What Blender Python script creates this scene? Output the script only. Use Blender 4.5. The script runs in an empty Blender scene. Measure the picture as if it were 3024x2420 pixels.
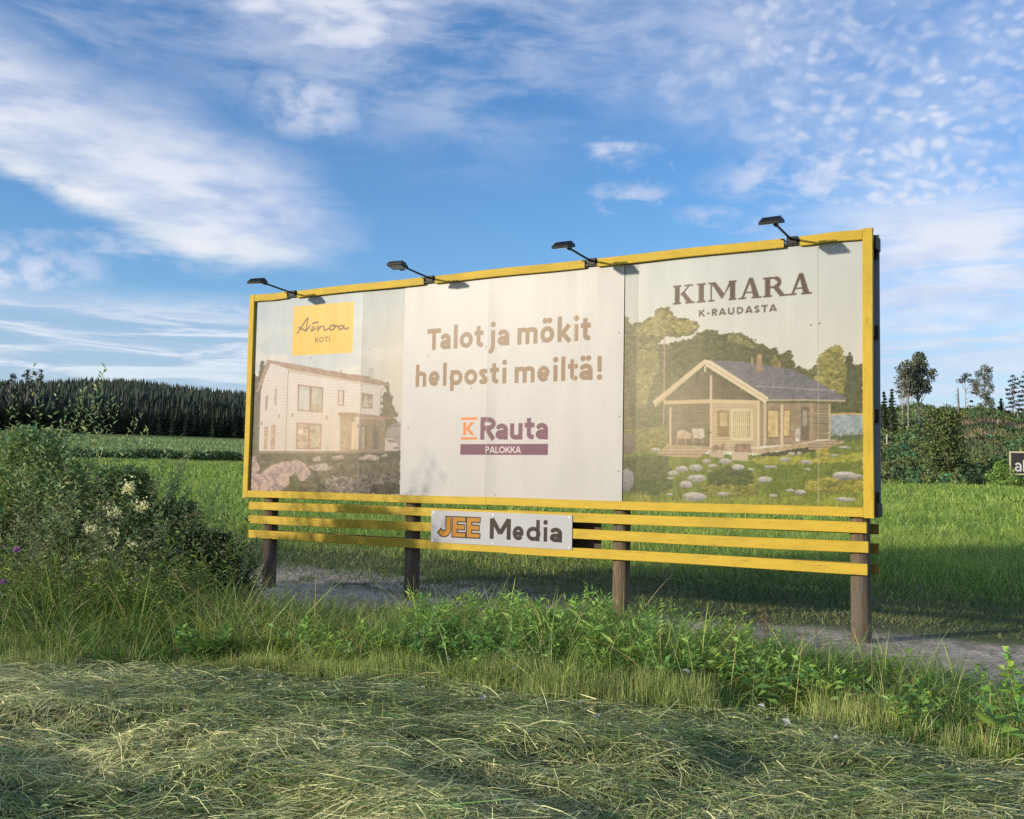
import bpy, math, random
import numpy as np
from mathutils import Vector, Matrix
R = math.radians
rng = np.random.default_rng(7)
random.seed(7)
S = bpy.context.scene
C = S.collection

# ------------------------------------------------------------------ camera
cam = bpy.data.cameras.new('camera'); camo = bpy.data.objects.new('camera', cam); C.objects.link(camo)
S.camera = camo
cam.sensor_fit = 'HORIZONTAL'; cam.sensor_width = 36; cam.lens = 36.0
cam.clip_start = 0.05; cam.clip_end = 6000
EYE = 1.6
PITCH, ROLL = 0.07064, 0.01899
camo.matrix_world = Matrix.Translation((0, 0, EYE)) @ Matrix.Rotation(R(90) + PITCH, 4, 'X') @ Matrix.Rotation(ROLL, 4, 'Z')

# ------------------------------------------------------------------ light
SUN = Vector((-0.886, -0.427, 0.212)).normalized()
sl = bpy.data.lights.new('sun', 'SUN'); so = bpy.data.objects.new('sun', sl); C.objects.link(so)
so.rotation_euler = (-SUN).to_track_quat('-Z', 'Y').to_euler()
sl.energy = 3.2; sl.angle = R(1.5); sl.color = (1.0, 0.86, 0.67)
S.view_settings.view_transform = 'Standard'; S.view_settings.look = 'None'
S.view_settings.gamma = 1; S.view_settings.use_curve_mapping = False
S.view_settings.exposure = 0.72
S.cycles.max_bounces = 5; S.cycles.diffuse_bounces = 3; S.cycles.glossy_bounces = 2
S.cycles.transmission_bounces = 3; S.cycles.transparent_max_bounces = 4
S.cycles.sample_clamp_indirect = 4
S.cycles.use_denoising = False; S.cycles.denoising_prefilter = 'ACCURATE'

class G:
    """tiny node-graph helper: arithmetic on sockets"""
    def __init__(s, nt): s.nt = nt
    def n(s, t, **k):
        x = s.nt.nodes.new(t)
        for a, b in k.items(): setattr(x, a, b)
        return x
    def put(s, sock, v):
        if isinstance(v, bpy.types.NodeSocket): s.nt.links.new(v, sock)
        elif v is not None: sock.default_value = v
    def m(s, op, a, b=None, c=None, clamp=False):
        x = s.n('ShaderNodeMath', operation=op, use_clamp=clamp)
        for i, v in enumerate((a, b, c)):
            if v is not None: s.put(x.inputs[i], v)
        return x.outputs[0]
    def ss(s, v, a, b, lo=0.0, hi=1.0):
        x = s.n('ShaderNodeMapRange', interpolation_type='SMOOTHSTEP')
        s.put(x.inputs[0], v); s.put(x.inputs[1], a); s.put(x.inputs[2], b); s.put(x.inputs[3], lo); s.put(x.inputs[4], hi)
        return x.outputs[0]
    def xyz(s, a, b, c=0.0):
        x = s.n('ShaderNodeCombineXYZ'); s.put(x.inputs[0], a); s.put(x.inputs[1], b); s.put(x.inputs[2], c); return x.outputs[0]
    def noise(s, vec, scale, detail=4, rough=.5, dist=0.0, out='Fac'):
        x = s.n('ShaderNodeTexNoise'); s.put(x.inputs['Vector'], vec); x.inputs['Scale'].default_value = scale
        x.inputs['Detail'].default_value = detail; x.inputs['Roughness'].default_value = rough; x.inputs['Distortion'].default_value = dist
        return x.outputs[out]
    def mix(s, f, a, b):
        x = s.n('ShaderNodeMix', data_type='RGBA'); s.put(x.inputs[0], f)
        for i, v in ((6, a), (7, b)):
            if not isinstance(v, bpy.types.NodeSocket) and len(v) == 3: v = (*v, 1)
            s.put(x.inputs[i], v)
        return x.outputs[2]
    def mapping(s, vec, scale, rot=(0, 0, 0)):
        x = s.n('ShaderNodeMapping'); s.put(x.inputs['Vector'], vec); x.inputs['Scale'].default_value = scale; x.inputs['Rotation'].default_value = rot
        return x.outputs[0]

W = bpy.data.worlds.new('World'); S.world = W; W.use_nodes = True
def build_sky():
    nt = W.node_tree; nt.nodes.clear(); g = G(nt)
    out = g.n('ShaderNodeOutputWorld'); bg = g.n('ShaderNodeBackground'); nt.links.new(bg.outputs[0], out.inputs[0])
    bg.inputs[1].default_value = 0.13
    sky = g.n('ShaderNodeTexSky', sky_type='NISHITA'); sky.sun_disc = False
    sky.sun_elevation = math.asin(SUN.z); sky.sun_rotation = math.atan2(SUN.x, SUN.y)
    sky.air_density = 1.0; sky.dust_density = 0.6; sky.ozone_density = 2.0
    tc = g.n('ShaderNodeTexCoord'); sp = g.n('ShaderNodeSeparateXYZ'); nt.links.new(tc.outputs['Generated'], sp.inputs[0])
    x, y, z = sp.outputs
    e = g.m('MULTIPLY', g.m('ARCSINE', z), 57.2958)
    a = g.m('MULTIPLY', g.m('ARCTAN2', x, y), 57.2958)
    zz = g.m('ADD', g.m('MAXIMUM', z, 0.0), 0.10)
    u = g.m('DIVIDE', x, zz); v = g.m('DIVIDE', y, zz)
    P = g.xyz(u, v, 0.0)
    AE = g.xyz(g.m('MULTIPLY', a, .1), g.m('MULTIPLY', e, .1), 0.0)
    # cirrus fibres run down to the right; two octaves of stretched noise
    fib = g.noise(g.mapping(AE, (1.0, 3.2, 1), (0, 0, R(22))), 1.5, 9, .62, .35)
    fib2 = g.noise(g.mapping(AE, (.8, 2.6, 1), (0, 0, R(-14))), 2.8, 6, .55, .25)
    soft = g.noise(AE, 1.0, 6, .5, .15)
    fine = g.noise(g.mapping(AE, (1, 1.5, 1), (0, 0, R(25))), 5.0, 5, .55, .15)
    wob = g.m('MULTIPLY', g.m('SUBTRACT', soft, .5), 7.0)
    ew = g.m('ADD', e, wob)
    # big diagonal bank, upper left
    lo = g.m('MAXIMUM', g.m('SUBTRACT', 14.8, g.m('MULTIPLY', g.m('ADD', a, 27.0), .42)), 11.0)
    up = g.m('SUBTRACT', 22.6, g.m('MULTIPLY', g.m('ADD', a, 27.0), .36))
    ewl = g.m('ADD', e, g.m('MULTIPLY', g.m('SUBTRACT', fib, .5), 3.0))
    m1 = g.m('MULTIPLY', g.ss(g.m('SUBTRACT', ewl, lo), -.4, 1.3), g.ss(g.m('SUBTRACT', ew, up), -3.5, 1.2, 1, 0))
    m1 = g.m('MULTIPLY', m1, g.ss(g.m('ADD', a, g.m('MULTIPLY', g.m('SUBTRACT', fib, .5), 10)), -14.5, -8.0, 1, 0))
    d1 = g.m('MULTIPLY', m1, g.ss(g.m('ADD', g.m('MULTIPLY', fib, .6), g.m('MULTIPLY', fib2, .4)), .30, .62, .46, .92))
    # bright lower fringe of that bank
    fr = g.m('MULTIPLY', g.ss(g.m('SUBTRACT', ewl, lo), -.3, .6), g.ss(g.m('SUBTRACT', ewl, lo), .6, 2.6, 1, 0))
    fr = g.m('MULTIPLY', fr, g.ss(a, -13.0, -8.5, 1, 0))
    # thin veil over the top middle
    veil = g.m('MULTIPLY', g.ss(g.m('ADD', ew, g.m('MULTIPLY', g.m('ABSOLUTE', g.m('ADD', a, 6)), -.16)), 14.5, 23.0), g.ss(fib, .30, .66))
    d2 = g.m('MULTIPLY', veil, .50)
    top = g.m('MULTIPLY', g.ss(ew, 21.8, 24.5), g.m('MULTIPLY', g.ss(a, -18, -15), g.ss(a, -8, -3, 1, 0)))
    d2 = g.m('MAXIMUM', d2, g.m('MULTIPLY', top, g.ss(fib2, .3, .62, .35, .85)))
    puff = g.m('MULTIPLY', g.ss(g.m('ABSOLUTE', g.m('ADD', a, 11.8)), 1.0, 4.5, 1, 0), g.ss(g.m('ABSOLUTE', g.m('SUBTRACT', e, 20.0)), .4, 2.4, 1, 0))
    d2 = g.m('MAXIMUM', d2, g.m('MULTIPLY', puff, g.ss(fine, .30, .66, .15, .72)))
    # rippled altocumulus, upper right
    bound = g.m('MAXIMUM', g.m('SUBTRACT', 23.0, g.m('MULTIPLY', a, .50)), 13.2)
    m3 = g.m('MULTIPLY', g.ss(g.m('SUBTRACT', g.m('ADD', e, g.m('MULTIPLY', wob, .7)), bound), -1.3, 3.0), g.ss(a, -2.0, 6.0))
    rip = g.n('ShaderNodeTexVoronoi', feature='SMOOTH_F1'); rip.inputs['Scale'].default_value = 1.0; rip.inputs['Smoothness'].default_value = .6
    warp = g.n('ShaderNodeVectorMath', operation='ADD'); 
    wn = g.noise(AE, 4.0, 3, .5, 0, 'Color')
    wv = g.n('ShaderNodeVectorMath', operation='SCALE'); nt.links.new(wn, wv.inputs[0]); wv.inputs['Scale'].default_value = .22
    nt.links.new(AE, warp.inputs[0]); nt.links.new(wv.outputs[0], warp.inputs[1])
    nt.links.new(g.mapping(warp.outputs[0], (11.0, 19.0, 1), (0, 0, R(-32))), rip.inputs['Vector'])
    cell = g.ss(rip.outputs['Distance'], .12, .62, 1, 0)
    patch = g.ss(soft, .36, .62)
    ripw = g.ss(a, 9, 19)
    tex3 = g.m('ADD', g.m('MULTIPLY', cell, g.m('MULTIPLY', ripw, .34)), g.m('MULTIPLY', fine, 1.1))
    tex3 = g.ss(tex3, .36, 1.05, .22, .78)
    d3 = g.m('MULTIPLY', m3, g.m('MULTIPLY', tex3, g.m('ADD', .62, g.m('MULTIPLY', patch, .42))))
    # loose fringe of small puffs under it
    fr3 = g.m('MULTIPLY', g.ss(a, 3.5, 6), g.ss(a, 14, 22, 1, 0))
    fr3 = g.m('MULTIPLY', fr3, g.m('MULTIPLY', g.ss(e, 13.2, 14.5), g.ss(e, 17.8, 19.2, 1, 0)))
    d4 = g.m('MULTIPLY', fr3, g.ss(g.m('ADD', g.m('MULTIPLY', fine, .7), g.m('MULTIPLY', soft, .35)), .57, .70, 0, .6))
    def blob(a0, e0, ra, re, k):
        q = g.m('ADD', g.m('POWER', g.m('DIVIDE', g.m('SUBTRACT', a, a0), ra), 2.0), g.m('POWER', g.m('DIVIDE', g.m('SUBTRACT', ewl, e0), re), 2.0))
        return g.m('MULTIPLY', g.ss(q, .0, 1.7, 1, 0), g.ss(g.m('ADD', g.m('MULTIPLY', fine, .6), g.m('MULTIPLY', fib, .4)), .38, .60, .06 * k, k))
    d4 = g.m('MAXIMUM', d4, blob(5.8, 18.2, 2.3, .8, .75)); d4 = g.m('MAXIMUM', d4, blob(6.6, 16.1, 2.3, .6, .6))
    d4 = g.m('MAXIMUM', d4, blob(11.2, 14.4, 2.6, .6, .6)); d4 = g.m('MAXIMUM', d4, blob(17.0, 16.6, 6, 1.8, .8))
    # low left cloud, low streaks, right-hand pale bank
    d5 = blob(-27.0, 10.3, 4.6, 1.7, 1.0); d5 = g.m('MAXIMUM', d5, blob(-15.5, 8.5, 5.0, .75, 1.0)); d5 = g.m('MAXIMUM', d5, blob(-22.0, 11.9, 5.0, .6, .5))
    st = g.noise(g.mapping(AE, (1.0, 9.0, 1), (0, 0, R(2))), 1.3, 7, .6, .8)
    low = g.m('MULTIPLY', g.ss(e, 8.2, 10.2, 1, 0), g.ss(st, .34, .58, .45, .90))
    rb = g.m('MULTIPLY', g.ss(a, 10, 22), g.m('MULTIPLY', g.ss(e, 13.0, 17.0, 1, 0), g.ss(g.m('ADD', g.m('MULTIPLY', st, .5), g.m('MULTIPLY', soft, .5)), .36, .56, .34, .92)))
    D = g.m('MAXIMUM', d1, d2)
    for q in (d3, d4, d5, low, rb): D = g.m('MAXIMUM', D, q)
    # behind and beside the viewer: the same kind of broken cloud
    away = g.ss(g.m('ABSOLUTE', a), 34, 55)
    D = g.m('ADD', g.m('MULTIPLY', D, g.m('SUBTRACT', 1.0, away)), g.m('MULTIPLY', away, g.ss(soft, .42, .66, .1, .8)))
    D = g.m('MULTIPLY', D, 1.0, clamp=True)
    hs = g.n('ShaderNodeHueSaturation'); hs.inputs['Saturation'].default_value = SKY_SAT; hs.inputs['Value'].default_value = SKY_VAL
    nt.links.new(sky.outputs[0], hs.inputs['Color'])
    tint = g.n('ShaderNodeMix', data_type='RGBA', blend_type='MULTIPLY'); tint.inputs[0].default_value = 1
    nt.links.new(hs.outputs[0], tint.inputs[6]); tint.inputs[7].default_value = (*SKY_TINT, 1)
    shade = g.ss(g.m('ADD', g.m('MULTIPLY', fib2, .5), g.m('MULTIPLY', soft, .5)), .36, .60)
    cc = g.mix(shade, tuple(CLOUD_K * c for c in (.60, .68, .90)), tuple(CLOUD_K * c for c in (.86, .89, .99)))
    cc = g.mix(g.m('MULTIPLY', fr, .8, clamp=True), cc, tuple(CLOUD_K * c for c in (1.0, 1.0, 1.0)))
    cc = g.mix(g.ss(e, 3, 12, .9, 0), cc, tuple(CLOUD_K * c for c in (.60, .75, .93)))
    lowc = g.mix(g.ss(st, .42, .60), tuple(CLOUD_K * c for c in (.44, .56, .76)), tuple(CLOUD_K * c for c in (.80, .88, .98)))
    cc = g.mix(g.m('MULTIPLY', g.ss(e, 2.5, 4.5), g.m('MULTIPLY', g.ss(e, 7.8, 9.2, 1, 0), g.ss(a, -8, 4, .85, .25))), cc, lowc)
    col = g.mix(D, tint.outputs[2], cc)
    nt.links.new(col, bg.inputs[0])
SKY_SAT, SKY_VAL, SKY_TINT, CLOUD_K = 1.20, .90, (.80, .92, 1.12), 4.5
build_sky()

# ------------------------------------------------------------------ helpers
def lin(c):
    c = np.asarray(c, float); c = c / 255.0
    return np.where(c <= .04045, c / 12.92, ((c + .055) / 1.055) ** 2.4)
def tag(o, label=None, cat=None, group=None, kind=None):
    for k, v in (('label', label), ('category', cat), ('group', group), ('kind', kind)):
        if v: o[k] = v
    return o
def empty(name, loc=(0, 0, 0), rz=0, label=None, cat=None, group=None):
    o = bpy.data.objects.new(name, None); C.objects.link(o); o.location = loc; o.rotation_euler = (0, 0, rz); o.empty_display_size = .2
    return tag(o, label, cat, group)
class Geo:
    """collects arrays of vertices, quads/tris and per-vertex colours, then links ONE mesh object"""
    def __init__(s): s.V = []; s.F = {3: [], 4: []}; s.K = []; s.n = 0
    def add(s, V, F, col=(.5, .5, .5)):
        V = np.asarray(V, float).reshape(-1, 3); F = np.asarray(F, int)
        if len(V) == 0: return s
        s.V.append(V); s.F[F.shape[1]].append(F + s.n)
        col = np.asarray(col, float)
        s.K.append(np.broadcast_to(col, V.shape) if col.ndim == 1 else col); s.n += len(V)
        return s
    def box(s, x0, y0, z0, x1, y1, z1, col=(.5, .5, .5), bev=0):
        V = [(x, y, z) for z in (z0, z1) for y in (y0, y1) for x in (x0, x1)]
        return s.add(V, [(0, 2, 3, 1), (4, 5, 7, 6), (0, 1, 5, 4), (2, 6, 7, 3), (0, 4, 6, 2), (1, 3, 7, 5)], col)
    def tube(s, P, rad, n=8, col=(.5, .5, .5), cap=True):
        P = np.asarray(P, float); rad = np.broadcast_to(np.asarray(rad, float), (len(P),)); V = []
        T = np.gradient(P, axis=0); T /= np.linalg.norm(T, axis=1)[:, None] + 1e-9
        ref = np.array([0, 0, 1.]) if abs(T[0][2]) < .9 else np.array([1., 0, 0])
        for p, t, r in zip(P, T, rad):
            a = np.cross(t, ref); a /= np.linalg.norm(a); b = np.cross(t, a)
            th = np.arange(n) * 2 * math.pi / n
            V.append(p + r * (np.cos(th)[:, None] * a + np.sin(th)[:, None] * b))
        V = np.concatenate(V); F = [(i * n + j, i * n + (j + 1) % n, (i + 1) * n + (j + 1) % n, (i + 1) * n + j) for i in range(len(P) - 1) for j in range(n)]
        s.add(V, F, col)
        if cap:
            for k in (0, len(P) - 1):
                c = s.n; ring = V[k * n:(k + 1) * n]
                s.add(np.vstack([ring, P[k]]), [(j, (j + 1) % n, n) if k else ((j + 1) % n, j, n) for j in range(n)], col)
        return s
    def mesh(s, name, smooth=False):
        V = np.concatenate(s.V); K = np.concatenate(s.K)
        f3 = np.concatenate(s.F[3]) if s.F[3] else np.zeros((0, 3), int); f4 = np.concatenate(s.F[4]) if s.F[4] else np.zeros((0, 4), int)
        me = bpy.data.meshes.new(name); me.vertices.add(len(V)); me.vertices.foreach_set('co', V.astype(np.float32).ravel())
        idx = np.concatenate([f3.ravel(), f4.ravel()]).astype(np.int32); me.loops.add(len(idx)); me.loops.foreach_set('vertex_index', idx)
        st = np.concatenate([np.arange(len(f3)) * 3, len(f3) * 3 + np.arange(len(f4)) * 4]).astype(np.int32)
        me.polygons.add(len(st)); me.polygons.foreach_set('loop_start', st)
        me.polygons.foreach_set('use_smooth', np.full(len(st), bool(smooth)))
        me.update(calc_edges=True)
        at = me.color_attributes.new('Col', 'FLOAT_COLOR', 'POINT')
        at.data.foreach_set('color', np.hstack([K, np.ones((len(K), 1))]).astype(np.float32).ravel())
        return me
    def build(s, name, mat, parent=None, smooth=False):
        o = bpy.data.objects.new(name, s.mesh(name, smooth)); C.objects.link(o); o.data.materials.append(mat)
        if parent: o.parent = parent
        return o
def copy_thing(src, loc, rz=0, scale=1, label=None, group=None):
    r = src.copy(); C.objects.link(r); r.location = loc; r.rotation_euler = (0, 0, rz); r.scale = (scale,) * 3 if np.isscalar(scale) else scale
    if label: r['label'] = label
    if group: r['group'] = group
    for ch in list(src.children):
        c = ch.copy(); C.objects.link(c); c.parent = r
        for gch in list(ch.children):
            d = gch.copy(); C.objects.link(d); d.parent = c
    return r
def _h(ix, iy, seed):
    n = (ix.astype(np.int64) * 374761393 + iy.astype(np.int64) * 668265263 + seed * 1442695041) & 0x7fffffff
    n = ((n ^ (n >> 13)) * 1274126177) & 0x7fffffff
    return ((n ^ (n >> 16)) & 0xffff) / 65535.0
def vn(x, y, seed=0):
    x = np.asarray(x, float); y = np.asarray(y, float)
    ix = np.floor(x); iy = np.floor(y); fx = x - ix; fy = y - iy; fx = fx * fx * (3 - 2 * fx); fy = fy * fy * (3 - 2 * fy)
    ix = ix.astype(int); iy = iy.astype(int)
    return (_h(ix, iy, seed) * (1 - fx) + _h(ix + 1, iy, seed) * fx) * (1 - fy) + (_h(ix, iy + 1, seed) * (1 - fx) + _h(ix + 1, iy + 1, seed) * fx) * fy
def fbm(x, y, o=4, seed=0):
    t = 0; a = .5; w = 0
    for i in range(o): t = t + a * vn(np.asarray(x) * 2 ** i + 17 * i, np.asarray(y) * 2 ** i - 9 * i, seed + i); w += a; a *= .55
    return t / w
def sstep(x, a, b):
    t = np.clip((x - a) / (b - a), 0, 1); return t * t * (3 - 2 * t)

# ------------------------------------------------------------------ materials
def mat_new(name):
    m = bpy.data.materials.new(name); m.use_nodes = True; nt = m.node_tree
    return m, G(nt), nt.nodes['Principled BSDF'], nt
def mat_leaf(name, trans=.35, rough=.55, gain=1.0, var=.25):
    m, g, b, nt = mat_new(name); nt.nodes.remove(b)
    at = g.n('ShaderNodeVertexColor', layer_name='Col'); tc = g.n('ShaderNodeTexCoord')
    nz = g.noise(tc.outputs['Object'], 6.0, 3, .6)
    f = g.ss(nz, .25, .75, 1 - var, 1 + var)
    sc = g.n('ShaderNodeVectorMath', operation='SCALE'); nt.links.new(at.outputs[0], sc.inputs[0]); nt.links.new(g.m('MULTIPLY', f, gain), sc.inputs['Scale'])
    d = g.n('ShaderNodeBsdfPrincipled'); nt.links.new(sc.outputs[0], d.inputs['Base Color']); d.inputs['Roughness'].default_value = rough; d.inputs['Specular IOR Level'].default_value = .35
    t = g.n('ShaderNodeBsdfTranslucent'); nt.links.new(sc.outputs[0], t.inputs[0])
    mx = g.n('ShaderNodeMixShader'); mx.inputs[0].default_value = trans
    nt.links.new(d.outputs[0], mx.inputs[1]); nt.links.new(t.outputs[0], mx.inputs[2]); nt.links.new(mx.outputs[0], nt.nodes['Material Output'].inputs[0])
    return m
def mat_plain(name, col, rough=.6, metal=0, bump=0, scale=40, var=.15, spec=.5):
    m, g, b, nt = mat_new(name); tc = g.n('ShaderNodeTexCoord')
    nz = g.noise(tc.outputs['Object'], scale, 4, .6)
    c = g.mix(g.ss(nz, .3, .7), tuple(x * (1 - var) for x in col), tuple(min(1, x * (1 + var)) for x in col))
    nt.links.new(c, b.inputs['Base Color']); b.inputs['Roughness'].default_value = rough; b.inputs['Metallic'].default_value = metal; b.inputs['Specular IOR Level'].default_value = spec
    if bump:
        bp = g.n('ShaderNodeBump'); bp.inputs['Strength'].default_value = bump; bp.inputs['Distance'].default_value = .01; nt.links.new(nz, bp.inputs['Height']); nt.links.new(bp.outputs[0], b.inputs['Normal'])
    return m
def mat_board(name, base, dark, knot, grain=(1.2, 22, 22), vertical=False, rough=.6):
    m, g, b, nt = mat_new(name); tc = g.n('ShaderNodeTexCoord'); ob = g.n('ShaderNodeObjectInfo')
    add = g.n('ShaderNodeVectorMath', operation='ADD'); nt.links.new(tc.outputs['Object'], add.inputs[0])
    rv = g.m('MULTIPLY', ob.outputs['Random'], 37.0); nt.links.new(g.xyz(rv, rv, rv), add.inputs[1]); P = add.outputs[0]
    sc = (grain[1], grain[1], grain[0]) if vertical else grain
    gr = g.noise(g.mapping(P, sc), 2.2, 5, .62, 1.2)
    blot = g.noise(P, 2.1, 3, .55)
    c = g.mix(g.ss(gr, .38, .66), base, dark)
    c = g.mix(g.ss(blot, .42, .70, 0, .7), c, tuple(x * .74 for x in base))
    dirt_ = g.noise(g.mapping(P, (3, 3, 18) if not vertical else (18, 18, 3)), 1.4, 4, .6); c = g.mix(g.ss(dirt_, .56, .74, 0, .55), c, tuple(x * .62 for x in dark))
    vo = g.n('ShaderNodeTexVoronoi'); vo.inputs['Scale'].default_value = 1.0
    ks = (1.0, 1, 3.4) if not vertical else (3.4, 1, 1.0)
    nt.links.new(g.mapping(P, tuple(k * 2.6 for k in (ks if not vertical else (6, 6, 2.2)))), vo.inputs['Vector'])
    kn = g.ss(vo.outputs['Distance'], .03, .085, .75, 0)
    c = g.mix(kn, c, knot)
    nt.links.new(c, b.inputs['Base Color']); b.inputs['Roughness'].default_value = rough; b.inputs['Specular IOR Level'].default_value = .2
    bp = g.n('ShaderNodeBump'); bp.inputs['Strength'].default_value = .35; bp.inputs['Distance'].default_value = .004; nt.links.new(gr, bp.inputs['Height']); nt.links.new(bp.outputs[0], b.inputs['Normal'])
    return m
def mat_post():
    m, g, b, nt = mat_new('weathered_post_wood'); tc = g.n('ShaderNodeTexCoord'); P = tc.outputs['Object']
    gr = g.noise(g.mapping(P, (26, 26, 1.6)), 1.6, 6, .68, .8); bl = g.noise(g.mapping(P, (3, 3, 1.2)), 1.5, 4, .6)
    c = g.mix(g.ss(gr, .34, .64), (.165, .118, .070), (.066, .050, .034)); c = g.mix(g.ss(bl, .48, .70, 0, .75), c, (.09, .084, .078)); c = g.mix(g.ss(bl, .22, .40, .7, 0), c, (.20, .115, .055))
    cr = g.noise(g.mapping(P, (34, 34, .7)), 1.0, 3, .5, .3); c = g.mix(g.ss(cr, .30, .36, .85, 0), c, (.03, .024, .02))
    nt.links.new(c, b.inputs['Base Color']); b.inputs['Roughness'].default_value = .85
    bp = g.n('ShaderNodeBump'); bp.inputs['Strength'].default_value = .7; bp.inputs['Distance'].default_value = .01; nt.links.new(g.m('ADD', gr, g.ss(cr, .28, .38)), bp.inputs['Height']); nt.links.new(bp.outputs[0], b.inputs['Normal'])
    return m
def mat_print(name, rough=POSTER_ROUGH if 'POSTER_ROUGH' in globals() else .36):
    """printed plastic sheet: colour attribute + satin film, faint flutes and dents"""
    m, g, b, nt = mat_new(name); at = g.n('ShaderNodeVertexColor', layer_name='Col'); tc = g.n('ShaderNodeTexCoord'); P = tc.outputs['Object']
    gr = g.noise(g.mapping(P, (1.2, 1, .5)), 2.0, 4, .55)
    sc = g.n('ShaderNodeVectorMath', operation='SCALE'); nt.links.new(at.outputs[0], sc.inputs[0]); nt.links.new(g.ss(gr, .3, .7, .955, 1.02), sc.inputs['Scale'])
    nt.links.new(sc.outputs[0], b.inputs['Base Color'])
    b.inputs['Roughness'].default_value = rough; b.inputs['Specular IOR Level'].default_value = .15
    flute = g.noise(g.mapping(P, (46, 1, .35)), 1.0, 2, .5); wav = g.noise(g.mapping(P, (1.3, 1, .35)), 1.3, 2, .5)
    bp = g.n('ShaderNodeBump'); bp.inputs['Strength'].default_value = .05; bp.inputs['Distance'].default_value = .006
    nt.links.new(flute, bp.inputs['Height'])
    bp2 = g.n('ShaderNodeBump'); bp2.inputs['Strength'].default_value = .5; bp2.inputs['Distance'].default_value = .02
    nt.links.new(wav, bp2.inputs['Height']); nt.links.new(bp.outputs[0], bp2.inputs['Normal'])
    nt.links.new(bp2.outputs[0], b.inputs['Normal'])
    return m
M = {}
M['yellow'] = mat_board('yellow_painted_wood', (.47, .335, .034), (.41, .285, .028), (.25, .16, .022))
M['yellow_v'] = mat_board('yellow_painted_wood_upright', (.47, .335, .034), (.41, .285, .028), (.25, .16, .022), vertical=True)
M['brown'] = mat_board('brown_stained_wood', (.085, .055, .036), (.05, .034, .024), (.03, .02, .015))
M['ochre'] = mat_board('ochre_painted_wood', (.26, .165, .025), (.21, .13, .02), (.2, .12, .03))
M['post'] = mat_post()
M['print'] = mat_print('printed_poster_film')
M['back'] = mat_plain('grey_panel_back', (.26, .29, .34), .5, 0, .1, 3, .06)
M['black'] = mat_plain('black_powder_coat', (.008, .010, .010), .5, 0, 0, 60, .2, .2)
M['glass'] = mat_plain('lamp_glass', (.16, .18, .18), .12, 0, 0, 4, .1, .9)
M['screw'] = mat_plain('galvanised_screw', (.35, .35, .36), .4, .8)
M['leaf'] = mat_leaf('green_leaf', .34, .45)
M['grass'] = mat_leaf('grass_blade', .36, .5)
M['hay'] = mat_leaf('cut_hay', .18, .6, 1, .15)
M['needle'] = mat_leaf('conifer_needles', .12, .75, 1, .3)
M['flower'] = mat_leaf('flower_petals', .3, .6, 1, .08)
M['bark'] = mat_leaf('tree_bark', .0, .85, 1, .35)
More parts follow.
